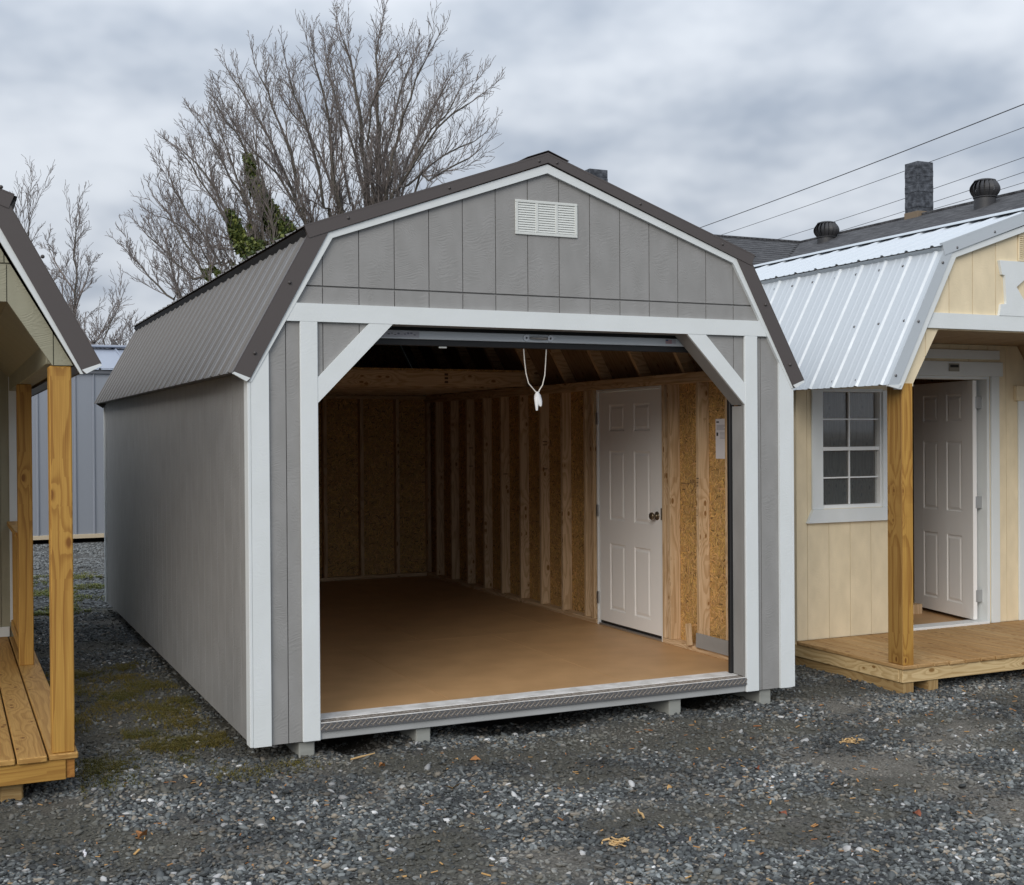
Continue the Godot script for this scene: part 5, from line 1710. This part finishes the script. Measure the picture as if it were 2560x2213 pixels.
func trees() -> void:
	var r := RandomNumberGenerator.new()
	r.seed = 2024
	var dep := 24.0
	var base := seen(845, 1090, dep)
	base.y = -0.25
	var t := thing("bare_tree", "tall leafless many-stemmed tree rising behind the grey shed", "tree")
	var list := [
		[[1175, 1050, 1160, 960, 1150, 750, 1120, 500, 1100, 350, 1060, 200, 1035, 90], 0.15, 34],
		[[1215, 1040, 1220, 940, 1215, 700, 1210, 400, 1215, 200, 1250, 80], 0.145, 34],
		[[1240, 1020, 1250, 920, 1290, 700, 1350, 500, 1430, 300, 1490, 190], 0.08, 30],
		[[1260, 1020, 1300, 900, 1400, 650, 1520, 430, 1590, 350], 0.07, 28],
		[[1050, 1100, 1040, 1000, 1005, 800, 985, 600, 940, 400, 900, 280, 850, 210], 0.12, 34],
		[[900, 1150, 860, 1060, 790, 850, 700, 650, 640, 560, 560, 400, 470, 370], 0.085, 30],
		[[920, 1150, 880, 1040, 830, 830, 770, 640, 700, 450, 620, 270], 0.08, 30],
		[[990, 1100, 970, 1020, 930, 800, 880, 600, 810, 420, 770, 260], 0.07, 28],
		[[1270, 1000, 1300, 900, 1400, 740, 1500, 600, 1630, 490, 1730, 470], 0.06, 28],
		[[1320, 980, 1370, 880, 1480, 760, 1620, 680, 1750, 650], 0.055, 26],
		[[1380, 940, 1450, 860, 1580, 770, 1720, 730], 0.045, 22],
		[[1090, 1060, 1085, 960, 1050, 760, 1040, 600, 1020, 450], 0.05, 22],
		[[1190, 1000, 1180, 850, 1170, 600, 1230, 400, 1330, 250], 0.06, 26],
		[[1150, 1040, 1140, 900, 1100, 700, 1030, 500, 980, 330, 960, 180], 0.06, 26],
		[[1230, 1000, 1245, 800, 1290, 560, 1340, 380, 1380, 240], 0.06, 26],
		[[1290, 980, 1350, 820, 1450, 640, 1550, 520, 1640, 400], 0.05, 26],
		[[1030, 1080, 1010, 950, 960, 780, 900, 640, 800, 520, 730, 400], 0.055, 26],
		[[890, 1130, 850, 1000, 760, 860, 660, 740, 560, 620, 470, 480], 0.055, 26],
	]
	for i in list.size():
		var q: Array = list[i]
		stem(t, s1(q[0]), dep, r.randf_range(-1.6, 1.6), base + Vector3(r.randf_range(-0.3, 0.3), 0, r.randf_range(-0.3, 0.3)), q[1] * 1.25, 0.014, r, int(q[2] * 0.58), 1.4, 0.52)
	# the ivy-clad tree to its left
	var t2 := thing("ivy_tree", "leafless spreading tree with dark ivy on its lower limbs", "tree")
	var b2 := seen(650, 1090, dep - 1.0)
	b2.y = -0.25
	var l2 := [
		[[770, 1180, 740, 1110, 680, 960, 620, 830, 590, 700, 480, 540, 390, 430], 0.10, 30],
		[[660, 1260, 600, 1200, 530, 1050, 450, 900, 380, 790, 290, 710, 230, 690], 0.11, 30],
		[[480, 1350, 420, 1300, 300, 1130, 220, 990, 150, 930], 0.06, 26],
		[[430, 1380, 370, 1330, 270, 1250, 150, 1120, 90, 1080], 0.06, 26],
		[[300, 1450, 240, 1420, 150, 1310, 70, 1220, 20, 1200], 0.06, 24],
		[[660, 1230, 620, 1100, 590, 950, 500, 800, 420, 600, 370, 520], 0.07, 28],
		[[720, 1180, 700, 1000, 660, 850, 640, 700, 600, 560], 0.06, 26],
		[[560, 1330, 480, 1260, 420, 1150, 300, 980, 230, 830, 180, 800], 0.055, 26],
		[[360, 1470, 300, 1420, 260, 1330, 230, 1180, 180, 1120], 0.05, 20],
		[[640, 1250, 560, 1150, 480, 1000, 400, 880, 320, 760, 250, 640], 0.05, 24],
		[[690, 1200, 640, 1040, 560, 860, 500, 680, 430, 500], 0.05, 24],
		[[520, 1340, 440, 1250, 340, 1120, 240, 1040, 150, 1000], 0.045, 22],
	]
	var ps := []
	for q: Array in l2:
		ps.append(stem(t2, s1(q[0]), dep - 1.0, r.randf_range(-1.2, 1.2), b2 + Vector3(r.randf_range(-0.3, 0.3), 0, r.randf_range(-0.3, 0.3)), q[1] * 1.25, 0.012, r, int(q[2] * 0.72), 1.1, 0.54))
	ivy(t2, [[ps[0][0], 0.84, 15000, 0.42], [ps[1][0], 0.80, 15000, 0.46], [ps[5][0], 0.70, 9000, 0.34], [ps[2][0], 0.76, 1800, 0.15], [ps[3][0], 0.74, 1200, 0.13], [ps[7][0], 0.66, 2400, 0.22], [ps[6][0], 0.66, 2600, 0.26]], r)
	# smaller trees at the far left
	var kinds := [
		["slim_tree", "slim leafless tree with one straight trunk at far left", 26.0, [186, 800, 188, 700, 187, 600, 190, 520], 0.06, 17, 1.3, 30],
		["young_tree", "bushy bare brown tree just behind the olive cabin roof", 27.0, [70, 900, 66, 760, 60, 640, 72, 560, 58, 490], 0.055, 20, 1.4, 20],
		["shrubby_tree", "low leafless brushy tree over the steel building roof", 25.0, [250, 930, 262, 860, 280, 800, 300, 770], 0.04, 13, 1.1, 10],
	]
	for q: Array in kinds:
		var t3 := thing(q[0], q[1], "tree")
		var b3 := seen(q[3][0], 1090, q[2])
		b3.y = -0.2
		var main := stem(t3, q[3], q[2], 0.0, b3, q[4] * 1.3, 0.01, r, q[5], q[6], 0.3)
		for k in 7:
			var mp: PackedVector3Array = main[0]
			var i := 8 + k * 2
			var sidev := cam_basis.x * (1.0 if k % 2 else -1.0) * r.randf_range(0.5, 1.0) + cam_basis.z * r.randf_range(-0.6, 0.6)
			var tw := MB.new()
			grow(tw, mp[i], (Vector3.UP * 1.15 + sidev).normalized(), r.randf_range(1.6, 2.4) * (1.0 - k * 0.07), 0.025, 0, r, 0.05)
			part(t3, "limb", tw.mesh(), M.twig)

# ---------------------------------------------------------------- sky
func sky_panorama() -> ImageTexture:
	var w := 2048
	var h := 1024
	var n := FastNoiseLite.new()
	n.seed = 31
	n.frequency = 0.9
	n.fractal_octaves = 5
	n.fractal_gain = 0.58
	var n2 := FastNoiseLite.new()
	n2.seed = 77
	n2.frequency = 0.35
	n2.fractal_octaves = 3
	var data := PackedFloat32Array()
	data.resize(w * h * 3)
	data.fill(0.24)
	for y in h / 2:
		var el := PI * 0.5 - PI * (y + 0.5) / h
		var sy := sin(el)
		var cy := cos(el)
		var k := 1.0 / (sy + 0.27)
		var zen := 0.665 + 0.95 * sy
		for x in w:
			var az := TAU * (x + 0.5) / w
			var px := cos(az) * cy * k
			var pz := sin(az) * cy * k
			var a := n.get_noise_3d(px * 2.9, pz * 2.9, sy * 5.0)
			var b := n2.get_noise_3d(px * 1.7, pz * 1.7, 3.0 + sy * 2.0)
			var f := smoothstep(-0.85, 0.7, a * 0.9 + b * 0.45 + 0.04)
			var i := (y * w + x) * 3
			data[i] = lerpf(0.345, 0.735, f) * zen
			data[i + 1] = lerpf(0.41, 0.785, f) * zen
			data[i + 2] = lerpf(0.51, 0.855, f) * zen
	return ImageTexture.create_from_image(Image.create_from_data(w, h, false, Image.FORMAT_RGBF, data.to_byte_array()))

# ---------------------------------------------------------------- build
func _ready() -> void:
	var cam := Camera3D.new()
	cam.name = "camera"
	cam.position = Vector3(-1.5142, 1.6881, 6.6671)
	cam.rotation = Vector3(-0.0062, -0.433, -0.0069)
	cam.fov = rad_to_deg(2.0 * atan(1106.5 / 3077.09))
	cam.near = 0.05
	cam.far = 600.0
	add_child(cam)
	cam.current = true

	var env := Environment.new()
	env.background_mode = Environment.BG_SKY
	var sm := PanoramaSkyMaterial.new()
	sm.panorama = sky_panorama()
	var sk := Sky.new()
	sk.sky_material = sm
	env.sky = sk
	env.tonemap_mode = Environment.TONE_MAPPER_LINEAR
	env.tonemap_exposure = 1.18
	env.sdfgi_enabled = true
	env.ssao_enabled = true
	env.ssil_enabled = true
	var we := WorldEnvironment.new()
	we.name = "world"
	we.environment = env
	add_child(we)

	var sun := DirectionalLight3D.new()
	sun.name = "sun"
	sun.light_energy = 0.5
	sun.light_color = Color(1.0, 0.97, 0.93)
	sun.light_angular_distance = 38.0
	sun.shadow_enabled = true
	add_child(sun)
	sun.look_at_from_position(Vector3(-7.8, 6.0, 7.6), Vector3.ZERO)

	for q: Array in [[gn, 5, 0.55], [gn2, 6, 2.4], [gn3, 7, 0.75]]:
		q[0].seed = q[1]
		q[0].frequency = q[2]
		q[0].fractal_octaves = 3
	off_rng.seed = 12
	materials()
	lot()
	grey_shed()
	cream_cabin()
	olive_cabin()
	steel_building()
	house()
	wires()
	trees()
	gravel()
	plants()
	litter()
